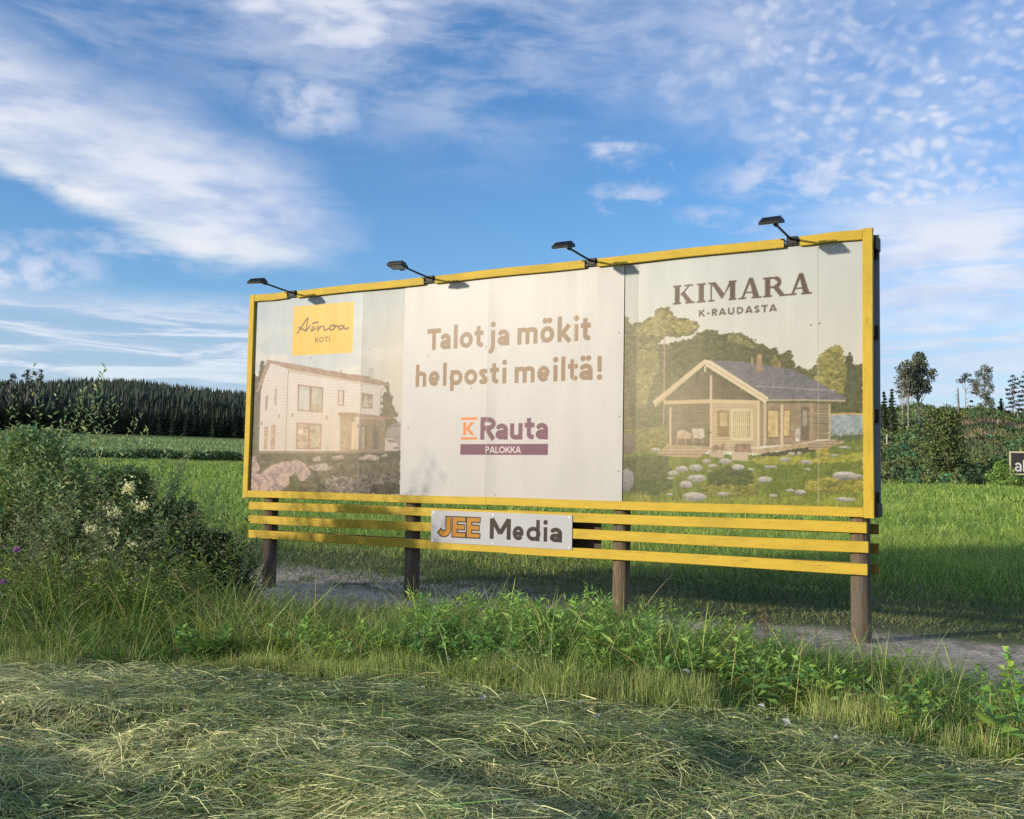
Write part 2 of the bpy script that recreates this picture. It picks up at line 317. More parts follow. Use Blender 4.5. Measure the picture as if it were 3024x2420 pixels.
LEFT_ART=[
('p',(92,88,70),(60,60,48),0.03,0.06,((0.016,3.124),(0.099,3.172),(0.176,3.056),(0.261,3.33),(0.316,3.225),(0.268,2.909),(0.293,1.95),(0.063,1.929))),
('p',(118,108,76),(88,84,60),0.035,0.05,((2.613,2.94),(2.651,2.797),(2.711,2.702),(2.674,2.684),(2.745,2.551),(2.799,2.475),(2.725,2.43),(2.797,2.382),(2.709,2.215),(2.606,2.141),(2.521,2.179),(2.522,2.48),(2.558,2.602),(2.528,2.65),(2.59,2.799))),
('p',(168,155,152),(150,140,135),0,0.1,((2.681,2.337),(2.862,2.385),(2.865,1.955),(2.6,1.954),(2.614,2.235))),
('p',(125,110,100),(125,110,100),0,0.1,((2.67,2.332),(2.868,2.348),(2.869,2.322),(2.671,2.305))),
('p',(102,94,66),(62,62,42),0.012,0.05,((0.004,1.974),(2.868,1.995),(2.876,1.41),(0.036,1.357))),
('p',(75,72,48),(56,56,38),0.03,0.12,((0.287,1.95),(2.857,1.973),(2.86,1.899),(2.197,1.821),(1.185,1.834),(0.376,1.849))),
('p',(232,214,208),(215,196,190),0,0.1,((2.584,2.145),(2.659,2.167),(2.749,2.155),(2.836,2.062),(2.833,1.995),(2.59,1.988))),
('p',(120,110,110),(120,110,110),0,0.1,((2.622,2.141),(2.735,2.144),(2.807,2.103),(2.689,2.103))),
('p',(110,90,88),(110,90,88),0,0.1,((2.75,2.038),(2.832,2.044),(2.828,2.018),(2.753,2.014))),
('p',(206,178,170),(128,112,116),0.012,0.045,((0.059,1.909),(0.2,1.913),(0.293,1.727),(0.248,1.625),(0.068,1.562))),
('p',(226,186,170),(138,120,124),0.012,0.05,((0.275,1.646),(0.464,1.749),(0.652,1.81),(1.026,1.86),(1.16,1.814),(1.302,1.678),(1.172,1.555),(0.935,1.531),(0.699,1.396),(0.049,1.382),(0.094,1.603))),
('p',(205,185,178),(140,125,122),0.012,0.03,((1.228,1.765),(1.343,1.795),(1.574,1.811),(1.69,1.759),(1.604,1.708),(1.347,1.713))),
('p',(205,185,175),(140,125,118),0.01,0.03,((1.667,1.91),(1.872,1.926),(1.904,1.876),(1.699,1.864))),
('p',(210,190,178),(140,125,118),0.01,0.03,((2.133,1.892),(2.338,1.944),(2.519,1.913),(2.508,1.864),(2.195,1.87))),
('p',(195,180,168),(140,125,118),0.01,0.03,((1.308,1.889),(1.442,1.913),(1.475,1.863),(1.342,1.838))),
('p',(200,182,170),(130,118,110),0.01,0.03,((2.553,1.935),(2.636,1.95),(2.649,1.913),(2.559,1.905))),
('p',(178,164,152),(84,78,62),0.03,0.025,((1.582,1.613),(1.808,1.649),(2.084,1.582),(2.115,1.412),(1.591,1.401))),
('p',(140,128,120),(58,54,44),0.03,0.03,((2.13,1.649),(2.347,1.69),(2.634,1.656),(2.863,1.681),(2.871,1.419),(2.115,1.407))),
('p',(70,62,46),(46,44,32),0.03,0.05,((2.449,1.522),(2.872,1.548),(2.876,1.419),(2.357,1.408))),
('p',(90,98,50),(66,70,38),0.02,0.03,((0.878,1.613),(1.009,1.655),(1.121,1.499),(1.046,1.419),(0.886,1.435))),
('p',(226,216,212),(232,222,217),0,0.4,((0.393,3.314),(0.75,3.193),(0.785,1.981),(0.263,1.986),(0.258,2.868))),
('p',(234,226,222),(228,219,214),0,0.4,((0.745,3.193),(2.515,2.892),(2.499,2.469),(1.791,2.513),(1.812,1.987),(0.785,1.981))),
('clap',(200,184,178),None,0,0,((0.446,3.25),(2.51,2.885),(2.499,2.469),(1.791,2.513),(1.812,1.987),(0.272,1.986),(0.258,2.868))),
('p',(172,138,118),(150,120,102),0.004,0.05,((0.364,3.344),(0.91,3.251),(1.801,3.091),(2.396,2.98),(2.517,2.953),(2.657,2.895),(2.663,2.876),(2.484,2.89),(1.651,3.03),(0.764,3.192),(0.444,3.287),(0.213,2.87),(0.163,2.863))),
('p',(206,186,166),(200,180,160),0,0.2,((0.764,3.19),(2.515,2.889),(2.511,2.866),(0.794,3.139))),
('p',(150,118,100),(150,118,100),0,0.1,((1.977,3.065),(2.31,3.017),(2.324,2.988),(1.991,3.033))),
('l',(150,110,92),0.012,((0.801,3.154),(0.788,3.074),(0.796,1.987))),
('l',(150,110,92),0.012,((2.58,2.871),(2.513,2.817),(2.501,2.469))),
('l',(165,140,125),0.008,((2.286,3.014),(2.299,3.117),(2.323,3.128),(2.336,2.978))),
('l',(165,140,125),0.008,((2.318,3.002),(2.331,3.124),(2.355,3.13),(2.377,2.973))),
('l',(120,95,80),0.015,((1.791,3.085),(1.789,3.123))),
('p',(150,100,84),(150,100,84),0,0.1,((0.987,2.953),(1.475,2.891),(1.472,2.53),(0.997,2.569))),
('p',(208,212,206),(176,184,178),0,0.12,((1.012,2.932),(1.217,2.907),(1.221,2.563),(1.02,2.585))),
('p',(205,206,190),(170,170,148),0,0.1,((1.256,2.902),(1.452,2.876),(1.451,2.55),(1.258,2.568))),
('p',(150,140,110),(190,180,150),0.02,0.03,((1.269,2.621),(1.383,2.677),(1.444,2.597),(1.446,2.55),(1.271,2.566))),
('p',(150,96,80),(150,96,80),0,0.1,((0.988,2.4),(1.469,2.372),(1.466,2.011),(0.987,2.017))),
('p',(226,208,160),(136,122,92),0.0,0.05,((1.01,2.384),(1.214,2.371),(1.211,2.03),(1.01,2.032))),
('p',(218,206,170),(130,120,94),0.0,0.05,((1.251,2.369),(1.449,2.356),(1.447,2.028),(1.247,2.028))),
('e',(250,240,215),None,(1.066,2.264,0.048,0.044)),
('p',(158,112,94),(158,112,94),0,0.1,((1.745,2.85),(1.864,2.836),(1.86,2.62),(1.748,2.632))),
('p',(222,214,204),(200,196,190),0,0.1,((1.76,2.835),(1.839,2.827),(1.836,2.636),(1.763,2.645))),
('p',(150,100,82),(150,100,82),0,0.1,((2.175,2.794),(2.37,2.768),(2.37,2.57),(2.178,2.586))),
('p',(212,206,190),(120,104,76),0,0.05,((2.195,2.778),(2.354,2.757),(2.353,2.586),(2.197,2.599))),
('p',(158,120,104),(150,116,100),0,0.1,((0.36,2.8),(0.409,2.807),(0.401,2.589),(0.359,2.582))),
('p',(158,120,104),(200,180,165),0,0.1,((0.532,2.899),(0.584,2.905),(0.585,2.658),(0.533,2.651))),
('p',(160,120,98),(215,190,150),0,0.05,((0.352,2.336),(0.432,2.347),(0.429,2.007),(0.357,2.007))),
('p',(160,120,98),(215,190,150),0,0.05,((0.489,2.37),(0.582,2.379),(0.583,2.011),(0.492,2.007))),
('p',(150,128,98),(178,156,124),0,0.2,((1.791,2.503),(2.588,2.427),(2.59,1.988),(1.812,1.987))),
('p',(124,104,84),(140,120,96),0,0.1,((2.081,2.431),(2.575,2.414),(2.58,1.995),(2.117,2.001))),
('p',(240,214,170),(230,204,160),0,0.1,((2.018,2.389),(2.078,2.381),(2.075,2.01),(2.015,2.01))),
('p',(90,74,62),(90,74,62),0,0.1,((2.187,2.353),(2.287,2.336),(2.287,2.007),(2.19,2.007))),
('p',(176,158,124),(176,158,124),0,0.1,((2.197,2.324),(2.246,2.32),(2.248,2.014),(2.202,2.014))),
('p',(96,84,74),(80,70,60),0,0.1,((2.384,2.331),(2.492,2.33),(2.498,2.01),(2.396,2.01))),
('p',(214,200,190),(214,200,190),0,0.1,((2.079,2.469),(2.128,2.468),(2.141,2.01),(2.092,2.01))),
('p',(146,122,100),(146,122,100),0,0.1,((2.565,2.419),(2.598,2.415),(2.609,1.988),(2.578,1.988))),
('p',(158,122,100),(150,116,96),0,0.1,((1.755,2.533),(2.072,2.517),(2.729,2.443),(2.721,2.417),(1.769,2.49))),
('p',(128,108,92),(110,94,80),0,0.1,((0.272,1.986),(1.812,1.987),(2.611,1.992),(2.612,1.962),(0.273,1.95))),
('cone',(250,238,224),(0.903,2.509)),
('cone',(250,238,224),(1.552,2.462)),
('cone',(248,232,220),(0.642,2.493)),
('cone',(245,230,218),(0.299,2.397)),
('cone',(252,236,215),(2.128,2.334)),
]
RIGHT_ART=[
('p',(128,122,70),(80,80,42),0.03,0.07,((6.107,3.584),(6.173,3.596),(6.218,3.532),(6.262,3.488),(6.392,3.51),(6.546,3.57),(6.563,3.629),(6.627,3.664),(6.701,3.663),(6.764,3.615),(6.807,3.533),(6.983,3.511),(7.086,3.436),(7.09,3.358),(6.984,3.325),(6.63,3.306),(6.336,2.722),(6.345,1.927),(6.128,1.926))),
('p',(96,100,58),(66,70,40),0.03,0.06,((7.046,3.282),(7.097,3.338),(7.188,3.365),(7.328,3.339),(7.348,3.284),(7.427,3.308),(7.565,3.314),(7.7,3.245),(7.806,3.164),(7.891,3.131),(8.023,3.1),(8.079,3.001),(8.107,3.055),(8.138,3.072),(8.162,3.024),(8.19,2.959),(8.208,2.899),(8.281,2.909),(8.339,2.842),(8.444,2.911),(8.922,2.89),(8.919,2.372),(8.567,2.379),(7.253,2.502),(6.323,1.967),(6.249,2.724),(6.631,3.227))),
('p',(168,160,84),(104,106,52),0.025,0.05,((8.443,2.656),(8.44,2.875),(8.471,3.019),(8.551,3.078),(8.657,3.104),(8.719,3.043),(8.744,2.898),(8.813,2.734),(8.743,2.593),(8.621,2.615))),
('p',(84,90,56),(64,70,44),0.02,0.04,((8.744,2.97),(8.776,3.054),(8.814,2.966),(8.839,2.858),(8.881,2.643),(8.897,2.394),(8.725,2.451),(8.743,2.719))),
('p',(180,168,92),(120,112,62),0.03,0.04,((6.328,3.404),(6.542,3.57),(6.69,3.65),(6.797,3.494),(7.004,3.48),(7.076,3.397),(6.902,3.349),(6.756,3.378),(6.63,3.326),(6.415,3.378))),
('p',(160,150,84),(104,100,56),0.03,0.05,((6.332,3.122),(6.524,3.272),(6.633,2.989),(6.487,2.717),(6.446,2.52),(6.339,2.483))),
('p',(150,146,84),(90,92,52),0.02,0.04,((7.447,3.279),(7.565,3.3),(7.739,3.196),(7.777,3.128),(7.604,3.174),(7.447,3.221))),
('p',(150,140,78),(90,88,50),0.02,0.04,((7.929,3.008),(7.995,3.042),(8.06,2.964),(8.042,2.91),(7.948,2.917))),
('l',(172,138,92),0.014,((6.676,3.383),(6.682,3.105),(6.683,2.593),(6.677,2.299))),
('l',(150,130,84),0.01,((6.431,2.878),(6.423,2.659),(6.446,2.5))),
('p',(150,142,70),(100,100,50),0.03,0.04,((6.157,2.226),(6.744,2.279),(6.747,2.006),(6.16,1.946))),
('p',(172,186,192),(130,148,158),0,0.03,((8.585,2.371),(8.919,2.376),(8.918,2.129),(8.575,2.131))),
('p',(70,84,52),(90,104,60),0.015,0.03,((8.575,2.149),(8.918,2.164),(8.918,2.006),(8.575,2.024))),
('l',(206,178,96),0.016,((8.585,2.379),(8.759,2.386),(8.919,2.376))),
('p',(120,132,50),(88,106,40),0.012,0.08,((6.127,1.956),(6.642,2.002),(7.256,1.949),(7.837,1.95),(8.918,2.111),(8.914,1.375),(6.135,1.33))),
('p',(168,166,62),(130,138,48),0.02,0.05,((7.685,1.885),(8.024,1.951),(8.459,1.916),(8.917,1.979),(8.917,1.9),(8.459,1.853),(7.837,1.84))),
('p',(66,78,36),(84,96,44),0.03,0.03,((6.161,1.907),(6.495,1.947),(6.747,1.928),(6.781,1.58),(6.542,1.478),(6.165,1.529))),
('p',(66,82,34),(92,104,44),0.03,0.03,((7.257,1.75),(7.492,1.818),(7.742,1.755),(7.705,1.523),(7.455,1.499),(7.178,1.55))),
('p',(150,146,62),(100,110,44),0.03,0.025,((7.178,1.587),(7.724,1.616),(7.762,1.506),(7.179,1.493))),
('p',(186,170,70),(120,124,48),0.03,0.025,((8.442,2.024),(8.566,2.033),(8.548,1.863),(8.424,1.862))),
('p',(180,168,72),(110,116,46),0.03,0.03,((8.316,1.681),(8.916,1.707),(8.915,1.567),(8.352,1.555))),
('p',(150,158,58),(110,126,44),0.02,0.05,((6.647,1.432),(7.837,1.48),(8.915,1.532),(8.914,1.384),(6.648,1.345))),
('p',(160,156,62),(110,118,46),0.02,0.03,((6.166,1.45),(6.5,1.477),(6.522,1.39),(6.167,1.38))),
('e',(124,108,96),(96,84,76),(6.23,2.076,0.091,0.123)),
('e',(160,162,164),(110,112,116),(6.218,1.649,0.096,0.131)),
('p',(112,98,76),(92,80,60),0,0.3,((6.7,2.544),(7.817,2.536),(7.818,2.034),(6.736,2.035))),
('p',(86,76,58),(104,92,70),0,0.2,((7.18,2.927),(7.76,2.556),(7.76,2.518),(6.637,2.535))),
('p',(112,112,122),(96,96,106),0.004,0.03,((7.23,3.017),(7.566,2.994),(8.023,2.907),(8.19,2.874),(8.479,2.71),(8.751,2.549),(8.725,2.513),(7.892,2.553),(7.721,2.679))),
('l',(150,148,150),0.012,((7.769,2.705),(8.19,2.673),(8.612,2.63))),
('l',(188,172,146),0.016,((7.902,2.547),(8.317,2.54),(8.734,2.519))),
('p',(190,150,104),(160,124,84),0,0.1,((7.785,3.061),(7.837,3.059),(7.837,2.858),(7.786,2.86))),
('p',(180,146,104),(160,124,84),0,0.1,((7.716,3.031),(7.739,3.03),(7.74,2.947),(7.717,2.948))),
('p',(180,146,104),(160,124,84),0,0.1,((8.025,2.966),(8.042,2.965),(8.042,2.9),(8.025,2.901))),
('l',(120,96,80),0.016,((7.711,2.92),(7.797,2.882),(7.929,2.83))),
('slat',(132,116,88),(84,74,56),0,0.016,((6.784,2.512),(7.233,2.502),(7.235,2.073),(6.788,2.074))),
('p',(196,174,134),(184,162,124),0,0.2,((7.262,2.53),(7.807,2.517),(7.808,2.034),(7.265,2.044))),
('slat',(204,184,144),(180,160,122),0,0.03,((7.262,2.53),(7.807,2.517),(7.808,2.034),(7.265,2.044))),
('p',(150,118,76),(140,108,68),0,0.1,((7.325,2.443),(7.466,2.44),(7.468,2.153),(7.326,2.154))),
('p',(212,192,142),(180,156,108),0,0.1,((7.356,2.423),(7.445,2.422),(7.446,2.27),(7.357,2.271))),
('p',(226,206,166),(226,206,166),0,0.1,((7.486,2.459),(7.741,2.453),(7.742,2.108),(7.487,2.11))),
('p',(210,200,150),(140,128,84),0,0.025,((7.509,2.434),(7.718,2.43),(7.719,2.14),(7.51,2.141))),
('vslat',(214,202,152),(160,144,98),0,0.03,((7.509,2.434),(7.718,2.43),(7.719,2.14),(7.51,2.141))),
('l',(226,206,166),0.012,((7.51,2.292),(7.718,2.286))),
('p',(150,130,104),(136,118,94),0,0.2,((7.817,2.517),(8.425,2.503),(8.433,2.105),(8.207,2.064),(7.818,2.043))),
('p',(120,100,78),(120,100,78),0,0.1,((7.896,2.45),(8.034,2.447),(8.035,2.125),(7.897,2.126))),
('p',(228,204,140),(190,164,104),0,0.12,((7.911,2.431),(8.021,2.429),(8.022,2.142),(7.912,2.143))),
('p',(120,100,78),(120,100,78),0,0.1,((8.072,2.447),(8.16,2.445),(8.16,2.137),(8.072,2.138))),
('p',(228,204,140),(180,154,98),0,0.12,((8.086,2.432),(8.147,2.43),(8.147,2.156),(8.086,2.156))),
('p',(96,84,72),(108,94,78),0,0.1,((8.271,2.461),(8.353,2.459),(8.352,2.105),(8.271,2.106))),
('p',(150,146,134),(150,146,134),0,0.04,((8.291,2.424),(8.335,2.423),(8.335,2.26),(8.291,2.26))),
('slat',(160,142,110),(96,88,66),0,0.014,((8.416,2.497),(8.585,2.494),(8.584,2.113),(8.415,2.114))),
('p',(232,228,216),(160,150,140),0,0.04,((8.208,2.215),(8.24,2.242),(8.262,2.206),(8.255,2.093),(8.211,2.093))),
('p',(190,166,130),(170,148,114),0,0.1,((6.725,2.061),(7.255,2.044),(7.818,2.015),(8.424,2.091),(8.724,2.098),(8.723,2.073),(8.433,2.042),(7.818,1.965),(7.255,2.002),(6.705,2.026))),
('p',(70,66,46),(60,60,40),0.01,0.04,((7.827,1.962),(8.424,2.038),(8.424,1.988),(8.024,1.933),(7.827,1.932))),
('slat',(196,166,130),(150,124,96),0,0.035,((6.715,2.039),(7.239,2.002),(7.096,1.905),(6.579,1.947))),
('slat',(180,158,126),(140,120,94),0,0.03,((8.352,2.082),(8.636,2.116),(8.723,2.073),(8.442,2.002),(8.352,2.002))),
('p',(196,180,152),(186,170,142),0,0.1,((7.241,1.991),(7.404,1.987),(7.404,1.908),(7.242,1.926))),
('p',(200,184,156),(190,174,146),0,0.1,((7.499,1.98),(7.688,1.972),(7.689,1.879),(7.5,1.89))),
('p',(160,120,112),(110,100,64),0.02,0.02,((7.275,2.054),(7.393,2.059),(7.41,1.987),(7.265,1.983))),
('p',(170,124,118),(110,100,64),0.02,0.02,((7.54,2.072),(7.703,2.077),(7.727,1.978),(7.53,1.978))),
('p',(226,216,200),(170,140,100),0.006,0.03,((6.848,2.219),(6.931,2.238),(7.023,2.175),(7.009,2.137),(6.931,2.13),(6.845,2.142))),
('l',(180,150,110),0.01,((6.853,2.142),(6.841,2.068))),
('l',(180,150,110),0.01,((6.952,2.137),(6.948,2.064))),
('l',(180,150,110),0.01,((6.849,2.138),(7.013,2.133))),
('p',(230,220,206),(180,165,140),0.006,0.03,((7.025,2.247),(7.164,2.249),(7.181,2.149),(7.135,2.13),(7.044,2.141))),
('l',(190,165,125),0.01,((7.048,2.14),(7.042,2.087))),
('l',(190,165,125),0.01,((7.159,2.14),(7.155,2.082))),
('p',(226,200,152),(214,188,142),0,0.1,((6.7,2.573),(7.252,2.575),(7.817,2.549),(7.817,2.508),(7.252,2.531),(6.7,2.53))),
('p',(232,208,162),(222,196,150),0,0.1,((7.239,2.851),(7.265,2.85),(7.269,2.031),(7.243,2.031))),
('p',(214,190,146),(214,190,146),0,0.1,((6.749,2.494),(6.776,2.493),(6.779,2.06),(6.752,2.061))),
('p',(214,190,146),(214,190,146),0,0.1,((6.679,2.583),(6.7,2.583),(6.7,2.524),(6.679,2.525))),
('p',(222,200,160),(222,200,160),0,0.1,((7.786,2.531),(7.815,2.53),(7.816,2.002),(7.787,2.002))),
('p',(206,184,148),(206,184,148),0,0.1,((7.86,2.522),(7.888,2.521),(7.889,2.047),(7.861,2.047))),
('p',(216,194,156),(216,194,156),0,0.1,((8.047,2.495),(8.077,2.494),(8.077,2.043),(8.048,2.043))),
('p',(170,150,120),(170,150,120),0,0.1,((8.371,2.495),(8.389,2.494),(8.388,2.096),(8.37,2.096))),
('p',(190,170,136),(190,170,136),0,0.1,((8.564,2.494),(8.583,2.494),(8.582,2.104),(8.563,2.104))),
('p',(236,212,166),(226,200,154),0,0.1,((7.169,3.031),(7.21,2.993),(6.578,2.507),(6.539,2.567))),
('p',(244,226,188),(236,216,176),0,0.1,((7.165,3.032),(7.25,3.014),(7.915,2.576),(7.881,2.512),(7.182,2.961))),
('l',(150,130,100),0.008,((7.194,2.98),(6.584,2.533))),
('l',(170,150,120),0.008,((7.21,2.987),(7.892,2.551))),
('p',(226,204,164),(226,204,164),0,0.1,((7.17,2.956),(7.192,2.955),(7.192,2.888),(7.17,2.889))),
('e',(218,212,204),(104,106,102),(7.427,1.874,0.078,0.032)),
('e',(218,212,204),(104,106,102),(7.573,1.81,0.077,0.032)),
('e',(218,212,204),(104,106,102),(7.076,1.799,0.081,0.038)),
('e',(218,212,204),(104,106,102),(6.913,1.784,0.078,0.035)),
('e',(218,212,204),(104,106,102),(6.807,1.735,0.066,0.029)),
('e',(218,212,204),(104,106,102),(7.086,1.681,0.115,0.042)),
('e',(218,212,204),(104,106,102),(6.956,1.606,0.077,0.042)),
('e',(218,212,204),(104,106,102),(7.067,1.471,0.141,0.053)),
('e',(218,212,204),(104,106,102),(7.4,1.511,0.063,0.023)),
('e',(218,212,204),(104,106,102),(6.761,1.489,0.035,0.015)),
('e',(218,212,204),(104,106,102),(7.874,1.678,0.084,0.033)),
('e',(218,212,204),(104,106,102),(8.261,1.548,0.058,0.027)),
('e',(218,212,204),(104,106,102),(7.968,1.505,0.045,0.018)),
('e',(218,212,204),(104,106,102),(8.152,1.566,0.048,0.016)),
('e',(218,212,204),(104,106,102),(8.73,1.731,0.13,0.044)),
('e',(218,212,204),(104,106,102),(8.738,1.484,0.112,0.021)),
('e',(218,212,204),(104,106,102),(8.325,1.874,0.063,0.02)),
('e',(218,212,204),(104,106,102),(8.097,1.9,0.064,0.022)),
('e',(218,212,204),(104,106,102),(7.206,1.873,0.05,0.025)),
('e',(218,212,204),(104,106,102),(8.618,1.943,0.061,0.011)),
('e',(218,212,204),(104,106,102),(8.334,1.795,0.04,0.013)),
('e',(218,212,204),(104,106,102),(7.276,1.822,0.056,0.019)),
('e',(218,212,204),(104,106,102),(8.732,2.029,0.061,0.014)),
('e',(218,212,204),(104,106,102),(6.579,2.002,0.059,0.024)),
('e',(218,212,204),(104,106,102),(7.723,1.787,0.038,0.013)),
('e',(218,212,204),(104,106,102),(7.94,1.818,0.075,0.017)),
('e',(218,212,204),(104,106,102),(6.77,1.677,0.041,0.012)),
('e',(218,212,204),(104,106,102),(7.237,1.765,0.03,0.009)),
('e',(218,212,204),(104,106,102),(8.171,1.96,0.037,0.022)),
('e',(218,212,204),(104,106,102),(8.253,1.966,0.027,0.02)),
('e',(218,212,204),(104,106,102),(8.877,1.724,0.034,0.025)),
]
SCRIPT_STROKES=[[(0.943, 3.702), (1.032, 3.797), (1.095, 3.88), (1.141, 3.917), (1.124, 3.832), (1.11, 3.722)], [(0.966, 3.788), (1.034, 3.757), (1.102, 3.727), (1.14, 3.751), (1.183, 3.794)], [(1.247, 3.788), (1.227, 3.755), (1.208, 3.72), (1.239, 3.722), (1.298, 3.761)], [(1.235, 3.829), (1.287, 3.837), (1.334, 3.838)], [(1.341, 3.782), (1.334, 3.713)], [(1.333, 3.725), (1.376, 3.762), (1.42, 3.779), (1.451, 3.765), (1.447, 3.732), (1.474, 3.712), (1.532, 3.736)], [(1.621, 3.778), (1.57, 3.77), (1.55, 3.739), (1.577, 3.71), (1.628, 3.715), (1.653, 3.745), (1.621, 3.778), (1.672, 3.763), (1.713, 3.755)], [(1.812, 3.758), (1.753, 3.766), (1.719, 3.74), (1.735, 3.708), (1.781, 3.713), (1.82, 3.75), (1.821, 3.722), (1.852, 3.709), (1.906, 3.723)]]
# ------------------------------------------------------------------ the lie of the land
BL0 = np.array([-3.978, 15.258]); BYAW = -0.5463
BD = np.array([math.cos(BYAW), math.sin(BYAW)]); BN = np.array([math.sin(BYAW), -math.cos(BYAW)])
def board_sn(x, y):
    dx = np.asarray(x) - BL0[0]; dy = np.asarray(y) - BL0[1]
    return dx * BD[0] + dy * BD[1], dx * BN[0] + dy * BN[1]
def hay_edge(x): return np.interp(x, [-8, -4.4, -1.9, -.84, .12, 1.5, 2.15, 2.5, 3.05, 4, 7], [8.6, 8.6, 8.5, 8.15, 7.75, 7.3, 7.05, 6.5, 5.95, 5.3, 3.5])
def strip_back(x): return np.interp(x, [-8, -4, 0, 3.6, 7], [13.5, 12.6, 11.1, 8.3, 6.6])
def base_height(x, y):
    x = np.asarray(x, float); y = np.asarray(y, float); r = np.hypot(x, y); a = np.degrees(np.arctan2(x, y))
    crestL = 64 + 7 * np.exp(-((a + 21) / 4.5) ** 2) - 3 * sstep(a, -18, -8) - 3 * sstep(-a, 24, 30)
    L = np.interp(r, [0, 16, 140, 450], [0, 0, 3.47, 17.3])
    L = np.where(r > 450, 17.3 + (crestL - 17.3) * sstep(r, 400, 1000) * .98 + 0 * r, L); L = np.where(r > 1000, crestL - (r - 1000) * .06, L)
    crest = 20.7 - .26 * (a - 20) + .5 * np.sin(a * 2.1)
    Rr = np.interp(r, [0, 16, 130], [0, 0, 2.02]); Rr = np.where(r > 130, 2.02 + (crest - 2.02) * np.clip((r - 130) / 125, 0, 1), Rr); Rr = np.where(r > 255, crest - (r - 255) * .02, Rr)
    w = sstep(a, -5, 14); z = L * (1 - w) + Rr * w
    return z * sstep(np.abs(a), 80, 60)
def land(x, y):
    z = base_height(x, y); r = np.hypot(x, y)
    z = z + .07 * (fbm(np.asarray(x) * .5, np.asarray(y) * .5, 3, 3) - .5) * sstep(r, 60, 20) + .8 * (fbm(np.asarray(x) * .02, np.asarray(y) * .02, 3, 5) - .5) * sstep(r, 150, 300)
    inh = sstep(hay_edge(x) - y, -.1, .5) * sstep(r, 16, 10)
    xx = np.asarray(x); yy = np.asarray(y)
    m = fbm(xx * .75 + .5 * yy, yy * 1.15 - .15 * xx, 3, 11)
    z = z + inh * (.16 * sstep(m, .36, .72) + .05 * (fbm(xx * 3.2, yy * 3.2, 3, 13) - .3)) * sstep(hay_edge(xx) - yy, .2, 2.0)
    return z
def build_ground():
    az = np.concatenate([np.arange(-180, -42, 6.), np.arange(-42, 42, .22), np.arange(42, 180, 6.)]); na = len(az)
    rr = [0.0]; q = .6
    while q < 2600: rr.append(q); q *= 1.019 if q < 30 else (1.03 if q < 400 else 1.06)
    rr = np.array(rr); nr = len(rr)
    A, Q = np.meshgrid(np.radians(az), rr); X = Q * np.sin(A); Y = Q * np.cos(A); Z = land(X, Y)
    V = np.stack([X, Y, Z], -1).reshape(-1, 3); i = np.arange(nr - 1)[:, None]; j = np.arange(na)[None]
    j2 = (j + 1) % na; F = np.stack([i * na + j, i * na + j2, (i + 1) * na + j2, (i + 1) * na + j], -1).reshape(-1, 4)[:, ::-1]
    x, y, z = V.T; r = np.hypot(x, y); a = np.degrees(np.arctan2(x, y)); s, n = board_sn(x, y)
    n1 = fbm(x * 1.3, y * 1.3, 4, 21); n2 = fbm(x * .35, y * .35, 4, 31); n3 = fbm(x * 6, y * 6, 3, 41)
    col = np.array([.07, .13, .034])[None] * (0.8 + .5 * n1)[:, None]
    low = np.array([.085, .105, .045])                                    # trampled short growth behind the posts
    f = sstep(n, -9, -5) * sstep(r, 40, 20); col = col * (1 - f[:, None]) + low * f[:, None] * (.7 + .6 * n1[:, None])
    f = sstep(n + 1.5 * (n2 - .5), -1.4, -.5) * sstep(-n, -3.6, -2.2) * sstep(s + 2 * (n1 - .5), -3.5, -1.5) * sstep(-s, -16, -11)
    f = f * sstep(n1 + .06 * (s > 9) + .05 * (s < 4) - .10 * ((s > 4.2) & (s < 7.5)) + .40 * (1 - sstep(np.abs(n - .2), .3, 1.9)), .42, .56)
    f2 = sstep(s, -2.5, -.3) * sstep(-s, -5.5, -3.0) * sstep(n, -3.2, -2.2) * sstep(-n, -2, 0) * sstep(n1, .34, .46); f = np.maximum(f, f2)
    dirt = np.array([.40, .355, .285]) * (.35 + 1.1 * n3)[:, None]
    col = col * (1 - f[:, None]) + dirt * f[:, None]
    f = sstep(hay_edge(x) - y, -.15, .1) * sstep(r, 20, 12); col = col * (1 - f[:, None]) + np.array([.09, .10, .05]) * (.6 + .8 * n3[:, None]) * f[:, None]
    f = sstep(r, 138, 150) * (1 - sstep(a, -5, 5)); col = col * (1 - f[:, None]) + np.array([.15, .22, .07]) * f[:, None] * (.75 + .5 * fbm(x * .03, y * .12, 3, 5)[:, None])
    f = sstep(r, 128, 134) * sstep(a, -2, 8); hillc = np.array([.06, .08, .035]); rust = np.array([.20, .125, .08])
    q = sstep(fbm(x * .09, y * .09, 4, 77), .52, .66)[:, None]; col = col * (1 - f[:, None]) + (hillc * (1 - q) + rust * q) * f[:, None]
    f = sstep(r, 445, 455) * (1 - sstep(a, -2, 10)); col = col * (1 - f[:, None]) + np.array([.015, .022, .012]) * f[:, None]
    g = Geo().add(V, F, np.clip(col, 0, 1))
    m, gg, b, nt = mat_new('ground_soil_and_turf'); at = gg.n('ShaderNodeVertexColor', layer_name='Col'); tc = gg.n('ShaderNodeTexCoord')
    nz = gg.noise(tc.outputs['Object'], 14.0, 6, .65); sc = gg.n('ShaderNodeVectorMath', operation='SCALE'); nt.links.new(at.outputs[0], sc.inputs[0]); nt.links.new(gg.ss(nz, .3, .7, .6, 1.35), sc.inputs['Scale'])
    nt.links.new(sc.outputs[0], b.inputs['Base Color']); b.inputs['Roughness'].default_value = .95; b.inputs['Specular IOR Level'].default_value = .1
    bp = gg.n('ShaderNodeBump'); bp.inputs['Strength'].default_value = .8; bp.inputs['Distance'].default_value = .03; nt.links.new(nz, bp.inputs['Height']); nt.links.new(bp.outputs[0], b.inputs['Normal'])
